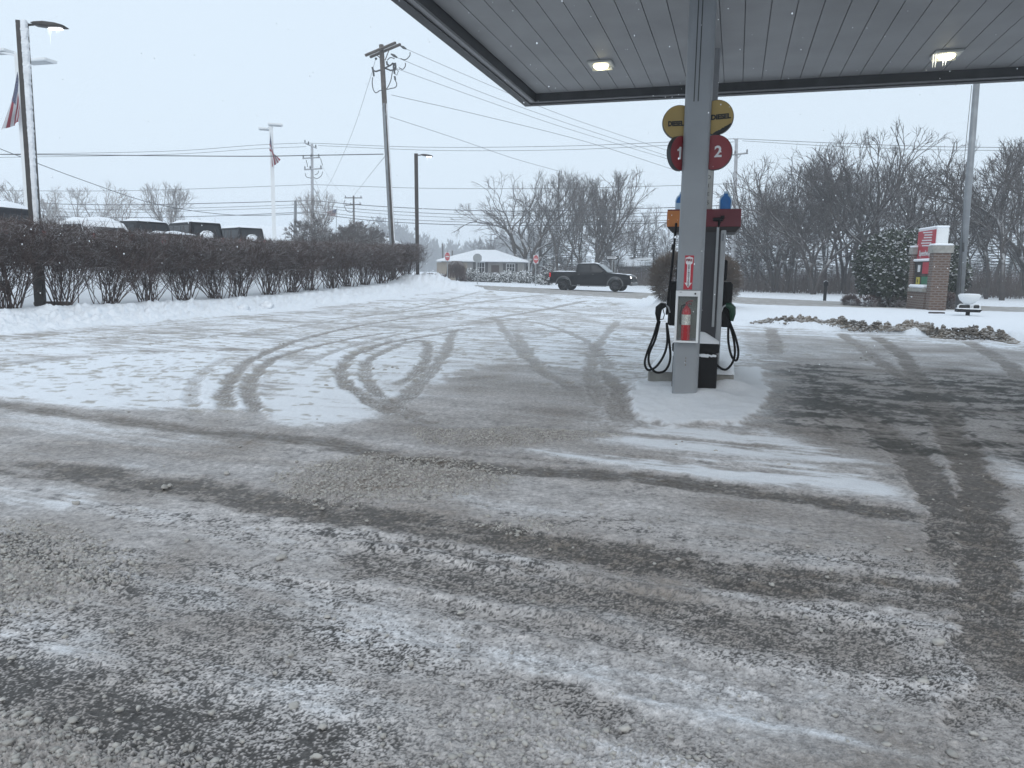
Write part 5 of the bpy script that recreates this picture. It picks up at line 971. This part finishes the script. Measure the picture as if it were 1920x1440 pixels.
def arc(cx, cz, r, a0, a1, n=12): return [(cx+r*math.cos(R_(a0+(a1-a0)*i/n)), cz+r*math.sin(R_(a0+(a1-a0)*i/n))) for i in range(n+1)]
HEADL = mat('headlamp', (.9, .92, .95), .2, emit=(1, .98, .95), estr=2.2); TAILL = mat('tail_lamp', (.35, .01, .02), .3, emit=(.8, .02, .02), estr=.35); M_rim = mat('rim_metal', (.05, .052, .055), .35, metal=.6); M_flare = mat('flare_grey', (.12, .125, .13), .45); M_body = mat('truck_black', (.008, .009, .011), .3, var=.1, spec=.13, snow=.25, snow_lo=.8, snow_hi=.95)
def wheel(root, x, y, R=.41, name='wheel', spokes=True):
    s = 1 if y > 0 else -1; m = MB(); prof = [(R*.62, -.13), (R*.9, -.135), (R, -.10), (R*1.0, .10), (R*.9, .135), (R*.62, .13)]; vs = []; n = 28
    for r_, d in prof:
        for j in range(n): t = 2*math.pi*j/n; vs.append((x+r_*math.cos(t), y+d*s, R+r_*math.sin(t)))
    k = len(prof); m.add(vs, [(i*n+j, i*n+(j+1) % n, (i+1)*n+(j+1) % n, (i+1)*n+j) for i in range(k-1) for j in range(n)])
    w = m.build('wheel', M_rub, root, smooth=True)
    m = MB(); m.tube([(x, y+s*.02, R), (x, y+s*.06, R)], R*.64, 24)
    if spokes:
        for q in range(6):
            a = q*math.pi/3+.2; m.tube([(x+R*.08*math.cos(a), y+s*.10, R+R*.08*math.sin(a)), (x+R*.6*math.cos(a), y+s*.115, R+R*.6*math.sin(a))], [.035, .05], 4)
    m.tube([(x, y+s*.05, R), (x, y+s*.125, R)], .07, 10); m.build('rim', M_rim, w); return w
def pickup(lb, loc, rz, mb=M_body, snowy=False, group=None, lit=True):
    r = thing('pickup_truck', lb, 'pickup truck', loc, rz, group); wf = lambda z: wfun(z, 1.18, 1.0, .74, 1.95)
    # x forward; length 5.9, front at +2.95
    lo = [(-2.92, .62), (-2.92, 1.28), (-1.0, 1.26), (-.98, 1.30), (1.05, 1.27), (1.25, 1.28), (2.55, 1.18), (2.86, 1.06), (2.95, .80), (2.93, .48), (2.42, .42)]+arc(1.85, .44, .52, 0, 180)+[(1.28, .40), (-1.33, .42)]+arc(-1.88, .44, .52, 0, 180)+[(-2.45, .60)]
    m = MB(); shell(m, lo, lambda z: 1.0 if z < 1.0 else 1.0-.10*(z-1.0)/.3); bd = m.build('body', mb, r, bevel=.03)
    cab = [(-1.02, 1.22), (-.93, 1.84), (-.80, 1.91), (.30, 1.93), (.50, 1.88), (1.30, 1.26), (1.30, 1.22)]; wc = lambda z: .93-.19*(z-1.22)/.72
    m = MB(); shell(m, cab, wc); m.build('cab', mb, r, bevel=.03)
    for s in (-1, 1):
        for poly in ([(-.84, 1.30), (-.76, 1.80), (-.02, 1.83), (-.02, 1.30)], [(.06, 1.30), (.06, 1.83), (.36, 1.82), (.50, 1.74), (1.02, 1.32)]): m = MB(); side_panel(m, poly, wc, s); m.build('side_window', M_glass, r)
        for x in (-.10, 1.0): pass
        wl = lambda z: 1.0 if z < 1.0 else 1.0-.10*(z-1.0)/.3
        for x0 in (-.92, .10): MB().box((x0+.14, s*.965, 1.16), (.16, .03, .03), bev=.01).build('door_handle', M_flare, r)
        MB().box((1.02, s*1.08, 1.34), (.12, .22, .18), bev=.04).build('mirror', mb, r)
        MB().box((0, s*.99, .36), (2.5, .16, .06), bev=.02).build('running_board', M_flare, r)
        for cx in (1.85, -1.88): m = MB(); m.tube([(x, s*1.005, z) for x, z in arc(cx, .44, .55, -5, 185, 14)], .045, 5); m.build('wheel_arch', M_flare, r)
        MB().box((2.74, s*.74, .95), (.34, .40, .17), bev=.04).build('headlight', HEADL if lit else M_glass, r); MB().box((2.93, s*.72, .60), (.05, .16, .07)).build('fog_lamp', HEADL if lit else M_glass, r)
        MB().box((-2.90, s*.90, 1.08), (.10, .14, .32), bev=.02).build('tail_light', TAILL, r)
        for x in (1.85, -1.88): wheel(r, x, s*.88)
    m = MB(); m.add([(.545, -.70, 1.855), (1.27, -.86, 1.30), (1.27, .86, 1.30), (.545, .70, 1.855)], [(0, 1, 2, 3)]); m.v = [(x+.012, y, z+.012) for x, y, z in m.v]; m.build('windshield', mat('windshield', (.10, .12, .13), .1, var=.3, scale=3, spec=.6), r)
    m = MB(); m.add([(-1.0-.005, -.80, 1.33), (-.945, -.70, 1.80), (-.945, .70, 1.80), (-1.005, .80, 1.33)], [(0, 1, 2, 3)]); m.build('rear_window', M_glass, r)
    MB().box((2.93, 0, .86), (.08, 1.2, .36), bev=.03).build('grille', M_rim, r); MB().box((2.95, 0, .52), (.20, 1.9, .22), bev=.05).build('front_bumper', M_flare, r); MB().box((-3.0, 0, .60), (.22, 1.85, .2), bev=.04).build('rear_bumper', M_dark, r)
    MB().box((-1.95, 0, 1.30), (1.86, 1.72, .06), bev=.02).build('bed_cover', M_blkp, r)
    def cap(x0, x1, w_, z, h, zf=None):
        g = 14; vs = []; fs = []
        for i in range(g):
            for j in range(g):
                fx = i/(g-1); x = x0+(x1-x0)*fx; y = w_*(2*j/(g-1)-1); e = min(1, min(i, g-1-i)/2.)*min(1, min(j, g-1-j)/2.); zz_ = (zf(x) if zf else z); vs.append((x, y, zz_+h*e*(1+.3*math.sin(x*7+y*5))-.01))
        for i in range(g-1):
            for j in range(g-1): fs.append((i*g+j, (i+1)*g+j, (i+1)*g+j+1, i*g+j+1))
        q = MB(); q.add(vs, fs); q.build('snow_cap', SNOW, r, smooth=True)
    k = 2.4 if snowy else 1
    cap(-.95, .50, .72, 1.93, .045*k, lambda x: 1.915+.02*(1-abs(x)) if x < .35 else 1.915-(x-.35)*.3); cap(-2.86, -1.05, .88, 1.33, .05*k); cap(1.35, 2.75, .84, 1.25, .035*k, lambda x: 1.265-(x-1.25)*.075)
    if snowy: cap(.55, 1.3, .78, 1.6, .05, lambda x: 1.87-(x-.53)*.76)
    return r
rz_t = math.atan2(rd[1], rd[0])
pt = atY(1112, 520, 53.5); tx_, ty_ = pt[0], 53.5
pickup('black crew cab pickup with lit headlights driving along the road', (tx_, ty_, T(tx_, ty_)+.02), rz_t+R_(8))
M_gl2 = M_glass
def boxy(lb, loc, rz, mb, hgt=1.86, L_=4.5, name='parked_suv', cat='suv', spare=True, rnd=.0, snow=.12, group='snow covered vehicles parked behind the hedge'):
    r = thing(name, lb, cat, loc, rz, group); f, b = L_/2, -L_/2; z2 = hgt
    lo = [(b, .5), (b, 1.08), (f-1.35, 1.08), (f-.1, 1.02), (f, .8), (f, .5)]; m = MB(); shell(m, lo, lambda z: .92); m.build('body', mb, r, bevel=.04)
    cab = [(b+.02, 1.05), (b+.08+rnd, z2-.06), (b+.2+rnd*1.5, z2), (f-2.0-rnd, z2), (f-1.85-rnd*.5, z2-.07), (f-1.35+rnd*.5, 1.05)]; wc = lambda z: .90-.12*(z-1.05)/.8
    m = MB(); shell(m, cab, wc); m.build('cab', mb, r, bevel=.04)
    for s in (-1, 1):
        x0 = b+.22+rnd; xs = [x0, x0+(f-1.6-x0)*.36, x0+(f-1.6-x0)*.68, f-1.62-rnd*.3]
        for i in range(3): m = MB(); side_panel(m, [(xs[i]+.04, 1.14), (xs[i]+.04+(rnd*.5 if i == 0 else 0), z2-.16), (xs[i+1]-.04-(.22 if i == 2 else 0), z2-.16), (xs[i+1]-.04, 1.14)], wc, s, .006); m.build('side_window', M_glass, r)
        for x in (f-.85, b+.85): wheel(r, x, s*.82, .38, spokes=False)
        MB().box((b-.01, s*.82, .95), (.05, .13, .26)).build('tail_light', TAILL, r)
    m = MB(); m.add([(b+.005, -.72, 1.16), (b+.06+rnd, -.66, z2-.16), (b+.06+rnd, .66, z2-.16), (b+.005, .72, 1.16)], [(0, 1, 2, 3)]); m.build('rear_window', M_glass, r)
    m = MB(); m.add([(f-1.38+rnd*.5, -.78, 1.12), (f-1.84-rnd*.4, -.7, z2-.12), (f-1.84-rnd*.4, .7, z2-.12), (f-1.38+rnd*.5, .78, 1.12)], [(3, 2, 1, 0)]); m.v = [(x+.03, y, z) for x, y, z in m.v]; m.build('windshield', M_glass, r)
    if spare:
        m = MB(); m.tube([(b-.02, .1, 1.0), (b-.26, .1, 1.0)], .38, 20); m.build('spare_wheel', M_rub, r); m = MB(); m.lathe([(.02, .36), (.2, .34), (.36, .22), (.40, 0), (.36, -.12)], (0, 0, 0), 16); m.v = [(b-.15+z*.0+y*.42, .1+x*1.0, 1.06+z*1.0) for x, y, z in m.v]; m.build('spare_snow', SNOW, r, smooth=True)
    m = MB(); g = 12; vs = []; fs = []
    for i in range(g):
        for j in range(g): x = b+.08+rnd*1.4+(f-2.0-b-.05-rnd*2.3)*i/(g-1); y = .78*(2*j/(g-1)-1); e = min(1, min(i, g-1-i)/1.5)*min(1, min(j, g-1-j)/1.5); vs.append((x, y, z2-.02+(snow+.03)*e*(1+.15*math.sin(x*3+y*4))))
    for i in range(g-1):
        for j in range(g-1): fs.append((i*g+j, (i+1)*g+j, (i+1)*g+j+1, i*g+j+1))
    m.add(vs, fs); m.build('snow_cap', SNOW, r, smooth=True)
    MB().box((f-.7, 0, 1.11), (1.2, 1.7, .14), bev=.06).build('hood_snow', SNOW, r); return r
def carpos(u, v_top, Y, h): p = atY(u, v_top, Y); return (p[0], Y, p[2]-h)
ls = carpos(350, 415, 41, 1.98); boxy('boxy black vehicle with snowy spare wheel, the larger of two behind the hedge', ls, R_(138), M_blk, 1.86, 4.6)
ls = carpos(440, 425, 50, 1.98); boxy('boxy black vehicle with snowy spare wheel, farther and smaller, beside the slim white pole', ls, R_(138), M_blk, 1.86, 4.4)
ls = carpos(262, 412, 34.5, 2.02); pickup('snow heaped parked pickup whose cab shows above the hedge', ls, R_(150), mat('dark_grey_paint', (.02, .02, .023), .4, spec=.15), True, 'snow covered vehicles parked behind the hedge', False)
ls = carpos(150, 410, 33, 1.75); boxy('rounded parked car completely white with snow', ls, R_(150), mat('snowed_paint', (.5, .52, .55), .5, snow=1., snow_lo=-.4, snow_hi=.3), 1.62, 4.5, 'parked_suv', 'suv', False, .35, .14)
ls = carpos(-50, 386, 29, 1.95); boxy('nearest parked vehicle, dark roofline under thick snow at the left edge', ls, R_(165), mat('dark_blue_paint', (.01, .011, .016), .4, spec=.15), 1.86, 4.7, 'parked_suv', 'suv', False, .15, .2)
# ---------------------------------------------------------------- buildings
M_rs = mat('roof_snow', (.80, .83, .87), .7, var=.03, scale=2, bump=.2); M_siding = mat('pale_siding', (.24, .24, .235), .8, var=.06, scale=1.5); M_tan = mat('tan_wall', (.28, .25, .21), .85, var=.08); M_shut = mat('shutter', (.05, .05, .055), .6); M_winf = mat('window_frame', (.55, .57, .58), .6)
def house(lb, u, v_eave, Y, rz, L_, D_, h, rise, ridge, wall, gable=False, over=.5, z=None, name='house', cat='house'):
    p = atY(u, v_eave, Y); z = p[2]-h if z is None else z; r = thing(name, lb, cat, (p[0], Y, z), rz); MB().box((0, D_/2, h/2-.3), (L_, D_, h+.6)).build('wall', wall, r)
    a, b = L_/2+over, over; zt = h+rise; t = .16; m = MB(); rr = ridge/2
    lo = [(-a, -b), (a, -b), (a, D_+b), (-a, D_+b)]; vs = [(x, y, h) for x, y in lo]+[(x, y, h+t) for x, y in lo]+[(-rr, D_/2, zt), (rr, D_/2, zt)]
    m.add(vs, [(3, 2, 1, 0), (0, 1, 5, 4), (1, 2, 6, 5), (2, 3, 7, 6), (3, 0, 4, 7), (4, 5, 9, 8), (5, 6, 9), (6, 7, 8, 9), (7, 4, 8)]); m.build('roof', M_rs, r, bevel=.06); return r, (lambda uu: (uu-u)*Y/F)
hr, lx = house('low white house with snowy hipped roof beyond the road', 905, 491, 84, R_(-3), 9.2, 8, 2.45, 1.45, 2.2, M_siding)
s_ = 84/F
for (uc, w_, v0, v1, sh) in ((901, 15, 492, 511, 1), (957, 15, 494, 508, 1)):
    zc = 2.45-((v0+v1)/2-491)*s_; hh2 = (v1-v0)*s_; x = lx(uc); f = MB()
    ww = w_*s_; 
    for c, s in (((x, -.04, zc+hh2/2), (ww+.1, .07, .07)), ((x, -.04, zc-hh2/2), (ww+.1, .07, .07)), ((x-ww/2, -.04, zc), (.07, .07, hh2)), ((x+ww/2, -.04, zc), (.07, .07, hh2)), ((x-ww/6, -.04, zc), (.05, .06, hh2)), ((x+ww/6, -.04, zc), (.05, .06, hh2)), ((x, -.045, zc), (ww, .05, .04))): f.box(c, s)
    fr = f.build('window', M_winf, hr); MB().box((x, -.02, zc), (ww, .03, hh2)).build('pane', M_glass, fr)
    for q in (-1, 1): MB().box((x+q*(ww/2+.24), -.04, zc), (.30, .05, hh2)).build('shutter', M_shut, hr)
x = lx(929); dz = 2.45-(503-491)*s_; MB().box((x, -.03, 1.05), (.95, .06, 2.1)).build('door', mat('door_brown', (.06, .045, .04), .6), hr)
for q in (918, 937, 971): MB().box((lx(q), -.35, 1.2), (.09, .12, 2.5)).build('porch_post', M_siding, hr)
MB().box((lx(848), -.03, 1.2), (3.4, .06, 2.3)).build('brick_panel', M_tan, hr)
MB().box((lx(991), -.45, 1.2), (.12, .12, 2.5)).build('porch_post', M_winf, hr)
house('long low building with a broad snow covered roof behind the parked vehicles', 480, 450, 88, R_(6), 12., 9, 2.7, 1.9, 9., M_tan, name='building', cat='building')
r, _ = house('small grey gabled house roof just left of the short plain pole', 545, 437, 118, R_(0), 4.5, 6, 2.6, 1.0, 1.5, mat('grey_gable', (.12, .12, .125), .8), name='building', cat='building')
house('low building whose rounded snowy roof shows over the hedge by the near utility pole', 708, 458, 95, 0, 4.6, 6, 2.7, 1.0, 1.6, M_siding, name='building', cat='building')
house('distant house with snowy roof behind the one way sign', 1205, 497, 100, R_(-12), 6.5, 7, 2.2, 1.3, 4., mat('grey_siding', (.11, .11, .115), .85), z=T(17, 100)+.1)
# ---------------------------------------------------------------- road signs
M_rw = mat('sign_white', (.6, .61, .63), .5); M_rr = mat('sign_face_red', (.40, .03, .035), .5); M_post = mat('sign_post', (.28, .30, .31), .5, metal=.3)
def post_sign(name, lb, u, vt, vb, Y, cat='road sign'):
    a, b = line(u, vt, u, vb, Y); z = T(b[0], Y)-.1; r = thing(name, lb, cat, (b[0], Y, z), R_(-2)); MB().box((0, 0, (a[2]-z)/2), (.07, .05, a[2]-z)).build('post', M_post, r); return r, z, a[2]
for u, vt, vs, vb, lb in ((839, 470, (474, 488), 522, 'red and white do not enter sign left of the weeping tree'), (1004, 474, (478, 494), 532, 'red and white do not enter sign behind the pickup tailgate')):
    r, z, zt_ = post_sign('do_not_enter_sign', lb, u, vt, vb, 66); sc = 66/F; zc = float(atY(u, sum(vs)/2, 66)[2])-z; h = .72
    MB().box((0, -.035, zc), (.44, .02, h)).build('plate', M_rw, r); m = MB(); m.prism([(.21*math.cos(q), zc+.34*math.sin(q)) for q in np.linspace(0, 6.283, 25)[:-1]], -.052, -.0465); m.build('disc', M_rr, r); MB().box((0, -.056, zc), (.32, .006, .10)).build('bar', M_rw, r)
    text_part('DO NOT', .085, M_rw, r, facing((0, -.056, zc+.15), 0), sx=.8); text_part('ENTER', .085, M_rw, r, facing((0, -.056, zc-.15), 0), sx=.8)
r, z, zt_ = post_sign('stop_sign', 'grey back of an octagonal sign in front of the house', 895, 476, 526, 64, 'road sign'); zc = float(atY(895, 484, 64)[2])-z
m = MB(); m.prism([(.40*math.cos(R_(22.5+45*i)), zc+.40*math.sin(R_(22.5+45*i))) for i in range(8)], -.04, -.028); m.build('plate', mat('sign_back', (.27, .29, .30), .5), r)
Y = 66; p = atY(1148, 483, Y); z = T(p[0], Y); r = thing('one_way_sign', 'black ONE WAY sign with white right pointing arrow on two posts', 'road sign', (p[0], Y, z-.1), R_(-3)); zc = p[2]-z+.1
MB().box((0, -.05, zc), (1.05, .02, .36)).build('plate', M_ink, r); m = MB(); m.prism([(-.46, zc-.09), (.20, zc-.09), (.20, zc-.14), (.46, zc), (.20, zc+.14), (.20, zc+.09), (-.46, zc+.09)], -.068, -.0615); m.build('arrow', M_rw, r)
text_part('ONE WAY', .15, M_ink, r, facing((-.10, -.071, zc), 0), sx=.95, bold=.004); MB().box((.02, -.01, zc/2), (.07, .05, zc)).build('post', M_post, r); MB().box((.26, 0.02, zc/2), (.05, .05, zc)).build('post', M_post, r)
# lantern on a post
Y = 70; p = atY(1105, 474, Y); z = T(p[0], Y); r = thing('post_lantern', 'small garden lantern on a dark post above the pickup cab', 'lantern', (p[0], Y, z), 0); ht = p[2]-z
MB().tube([(0, 0, -.1), (0, 0, ht-.75)], .045, 6).build('post', M_dark, r); MB().lathe([(.10, ht-.75), (.19, ht-.35), (.19, ht-.33)], n=6).build('glass', mat('lantern_glass', (.55, .57, .6), .4), r); MB().lathe([(.30, ht-.32), (.28, ht-.2), (.05, ht-.05)], n=8).build('snowy_cap', SNOW, r)
# ---------------------------------------------------------------- verge furniture
q = gp(1546, 564); Y = q[1]; top = atY(1546, 526, Y)[2]-q[2]; r = thing('mailbox', 'black mailbox on a square post standing alone in the snowy verge', 'mailbox', tuple(q), R_(-20))
MB().box((0, 0, top*.38), (.19, .19, top*.78), bev=.01).build('post', M_blkp, r); m = MB(); m.prism([(-.13, top*.74), (.13, top*.74)]+[(.13*math.cos(t), top*.88+.13*math.sin(t)) for t in np.linspace(0, math.pi, 9)], -.25, .25); m.build('box', M_blk, r); m = MB(); m.prism([(.135*math.cos(t), top*.885+.14*math.sin(t)) for t in np.linspace(.4, math.pi-.4, 9)]+[(-.1, top*.9+.09), (.1, top*.9+.09)], -.2, .25); m.build('snow_cap', SNOW, r)
# station sign: two brick pillars with panels between
q = gp(1757, 582); M_brick = brick_mat('sign_brick', (.085, .045, .031), (.115, .062, .042), (.16, .135, .12), 1., .30, .11)
sg = thing('station_sign', 'brick monument sign with tall red panel and price panels, end on', 'sign', (q[0], q[1], q[2]-.1), -R_(10))
sY = q[1]; hz_ = lambda v: float(atY(1750, v, sY)[2])-q[2]+.1; PH = hz_(474)
MB().box((0, .25, PH/2), (.70, .50, PH)).build('pillar', M_brick, sg); MB().box((0, 2.75, PH/2), (.70, .50, PH)).build('pillar', M_brick, sg)
for y in (.25, 2.75): MB().box((0, y, PH+.16), (.86, .62, .32), bev=.01).build('cap_stone', M_conc, sg); MB().box((0, y, PH+.36), (.84, .60, .10), bev=.04).build('cap_snow', SNOW, sg)
MB().box((-.05, 1.5, .45), (.75, 2.0, .9)).build('base_wall', M_brick, sg); MB().box((-.07, 1.5, .98), (.9, 2.0, .16)).build('sill', M_conc, sg); MB().box((-.30, 1.5, 1.14), (.45, 1.9, .17), bev=.07).build('sill_snow', SNOW, sg)
zt2 = hz_(426); zb2 = hz_(486)-.0; MB().box((.05, 1.5, (zt2+zb2)/2), (.50, 2.36, zt2-zb2), bev=.03).build('sign_box', M_white, sg); MB().box((.05, 1.5, zt2+.05), (.54, 2.4, .1), bev=.04).build('sign_snow', SNOW, sg)
M_panr = mat('panel_red', (.38, .01, .03), .35, var=.05); M_pang = mat('panel_green', (.0, .12, .055), .4); M_pany = mat('panel_yellow', (.5, .42, .04), .4)
xl = -.215; MB().box((xl, 1.5, (zt2+zb2)/2), (.03, 2.2, zt2-zb2-.12)).build('red_face', M_panr, sg)
def left_text(t, size, y, z, m, sx=1., x=xl-.03): return text_part(t, size, m, sg, Matrix.Translation(Vector((x, y, z))) @ Matrix.Rotation(-math.pi/2, 4, 'Z') @ Matrix.Rotation(math.pi/2, 4, 'X'), sx=sx, bold=.006)
left_text('Speedway', .36, 1.5, zb2+.30, M_wh)
m = MB()
for k in range(6): z = zb2+.60+k*.12; m.prism([(.75+.05*(k % 2), z), (1.9+.18*math.sin(k*1.3), z+.03), (1.9+.18*math.sin(k*1.3), z+.085), (.75+.05*(k % 2), z+.05)], xl-.028, xl-.018, 'x')
m.build('white_strokes', M_wh, sg)
zr0, zr1 = hz_(515), hz_(489); MB().box((-.12, 1.5, (zr0+zr1)/2), (.3, 2.0, zr1-zr0)).build('price_box', M_ink, sg); MB().box((-.285, .98, (zr0+zr1)/2), (.03, .9, zr1-zr0-.08)).build('red_price_panel', M_panr, sg); MB().box((-.285, 1.9, (zr0+zr1)/2-.02), (.02, .3, .32)).build('price_digit', M_wh, sg); MB().box((-.2, 1.5, zr1+.06), (.4, 1.98, .12), bev=.05).build('ledge_snow', SNOW, sg)
zg0, zg1 = hz_(541), hz_(518); MB().box((-.12, 1.5, (zg0+zg1)/2), (.3, 2.0, zg1-zg0)).build('price_box', M_ink, sg); MB().box((-.285, .98, (zg0+zg1)/2), (.03, .9, zg1-zg0-.04)).build('green_price_panel', M_pang, sg); MB().box((-.285, 1.9, (zg0+zg1)/2), (.03, .42, zg1-zg0-.1)).build('yellow_price_panel', M_pany, sg); left_text('9', .3, 1.9, (zg0+zg1)/2, M_ink, x=-.31)
# bowl topped fixture
q = gp(1814, 592); s_ = q[1]/F; r = thing('bowl_fixture', 'white bowl on a black twin opening housing beside the steel pole', 'pedestal fixture', tuple(q), R_(-20)); Zf = lambda v: (592-v)*s_
MB().box((0, 0, Zf(585)/2), (.13, .13, Zf(583)), bev=.01).build('post', M_blkp, r); m = MB(); m.prism([(-.42, Zf(585)), (.36, Zf(585)), (.44, Zf(580)), (-.40, Zf(579))], -.25, .25); m.build('tray', M_blkp, r); MB().box((0, 0, Zf(579.2)), (.80, .5, .05), bev=.02).build('tray_snow', SNOW, r)
for x, w_ in ((-.14, .42), (.27, .24)): m = MB(); m.tube([(x-w_/2, 0, Zf(579)), (x-w_/2, 0, Zf(574)), (x-w_/2+.06, 0, Zf(571.5)), (x+w_/2-.06, 0, Zf(571.5)), (x+w_/2, 0, Zf(574)), (x+w_/2, 0, Zf(579))], .035, 6); m.build('hood_frame', M_white, r); MB().box((x, .03, Zf(575.5)), (w_-.05, .2, .15), bev=.03).build('hood_opening', M_ink, r)
MB().lathe([(.10, Zf(571)), (.20, Zf(568.5)), (.33, Zf(563)), (.39, Zf(556)), (.40, Zf(553.5)), (.36, Zf(553))], n=24, sy=.85).build('bowl', M_white, r, smooth=True); MB().lathe([(.37, Zf(553)), (.33, Zf(551.5)), (.1, Zf(551))], n=20, sy=.85).build('bowl_snow', SNOW, r, smooth=True)
q = gp(1756, 588); m = MB(); m.box((q[0], q[1], q[2]+.03), (.55, .3, .07), .1, bev=.02); tag(m.build('stone_slab', mat('dark_stone', (.05, .035, .03), .9)), 'dark stone edge poking from the snow below the brick pillar', 'stone')
# snow balls on the bank
for (u, v, rr_, lb) in ((457, 582, .42, 'round lump of snow at the foot of the left bank'), (500, 578, .5, 'wider snow lump right of the smaller one at the left bank')):
    q = gp(u, v); s = rr_*.5; o = lumps('snow_lump', [(0, 0, 0)], [s], SNOW, .75, int(u), 3); o.location = (q[0], q[1], q[2]+s*.3); tag(o, lb, 'snow lump')
# ---------------------------------------------------------------- light
w = bpy.data.worlds.new('World'); SC.world = w; w.use_nodes = True; N = w.node_tree.nodes; L = w.node_tree.links
bg = N['Background']; sky = N.new('ShaderNodeTexSky'); sky.sky_type = 'NISHITA'; sky.sun_disc = False; sky.sun_elevation = R_(28); sky.sun_rotation = R_(160); sky.dust_density = 6; sky.air_density = 1.2; sky.ozone_density = 2
mx_ = N.new('ShaderNodeMix'); mx_.data_type = 'RGBA'; mx_.inputs[0].default_value = .88; L.new(sky.outputs[0], mx_.inputs[6]); mx_.inputs[7].default_value = (6.45, 7.45, 8.4, 1)   # closed cloud deck
L.new(mx_.outputs[2], bg.inputs['Color']); bg.inputs['Strength'].default_value = .1
sl = bpy.data.lights.new('sun', 'SUN'); sl.energy = .5; sl.angle = R_(40); sl.color = (1, .97, .93); so = bpy.data.objects.new('sun', sl); COL.objects.link(so); so.rotation_euler = (R_(50), 0, R_(-20)); so.location = (0, 0, 30)
def haze(dens):
    m = bpy.data.materials.new('haze'); m.use_nodes = True; N = m.node_tree.nodes; L = m.node_tree.links; N.remove(N['Principled BSDF']); v = N.new('ShaderNodeVolumePrincipled')
    v.inputs['Density'].default_value = dens; v.inputs['Color'].default_value = (.93, .96, 1, 1); v.inputs['Anisotropy'].default_value = .2; L.new(v.outputs[0], N['Material Output'].inputs['Volume'])
    h = MB().box((0, 260, 16), (1240, 720, 38)); tag(h.build('haze', m), 'thin falling snow and mist in the winter air', kind='stuff')
haze(HAZE)
SC.view_settings.view_transform = 'Standard'; SC.view_settings.look = 'None'; SC.view_settings.exposure = EXPO; SC.view_settings.gamma = 1
SC.render.engine = 'CYCLES'; SC.cycles.volume_bounces = 4; SC.cycles.max_bounces = 12
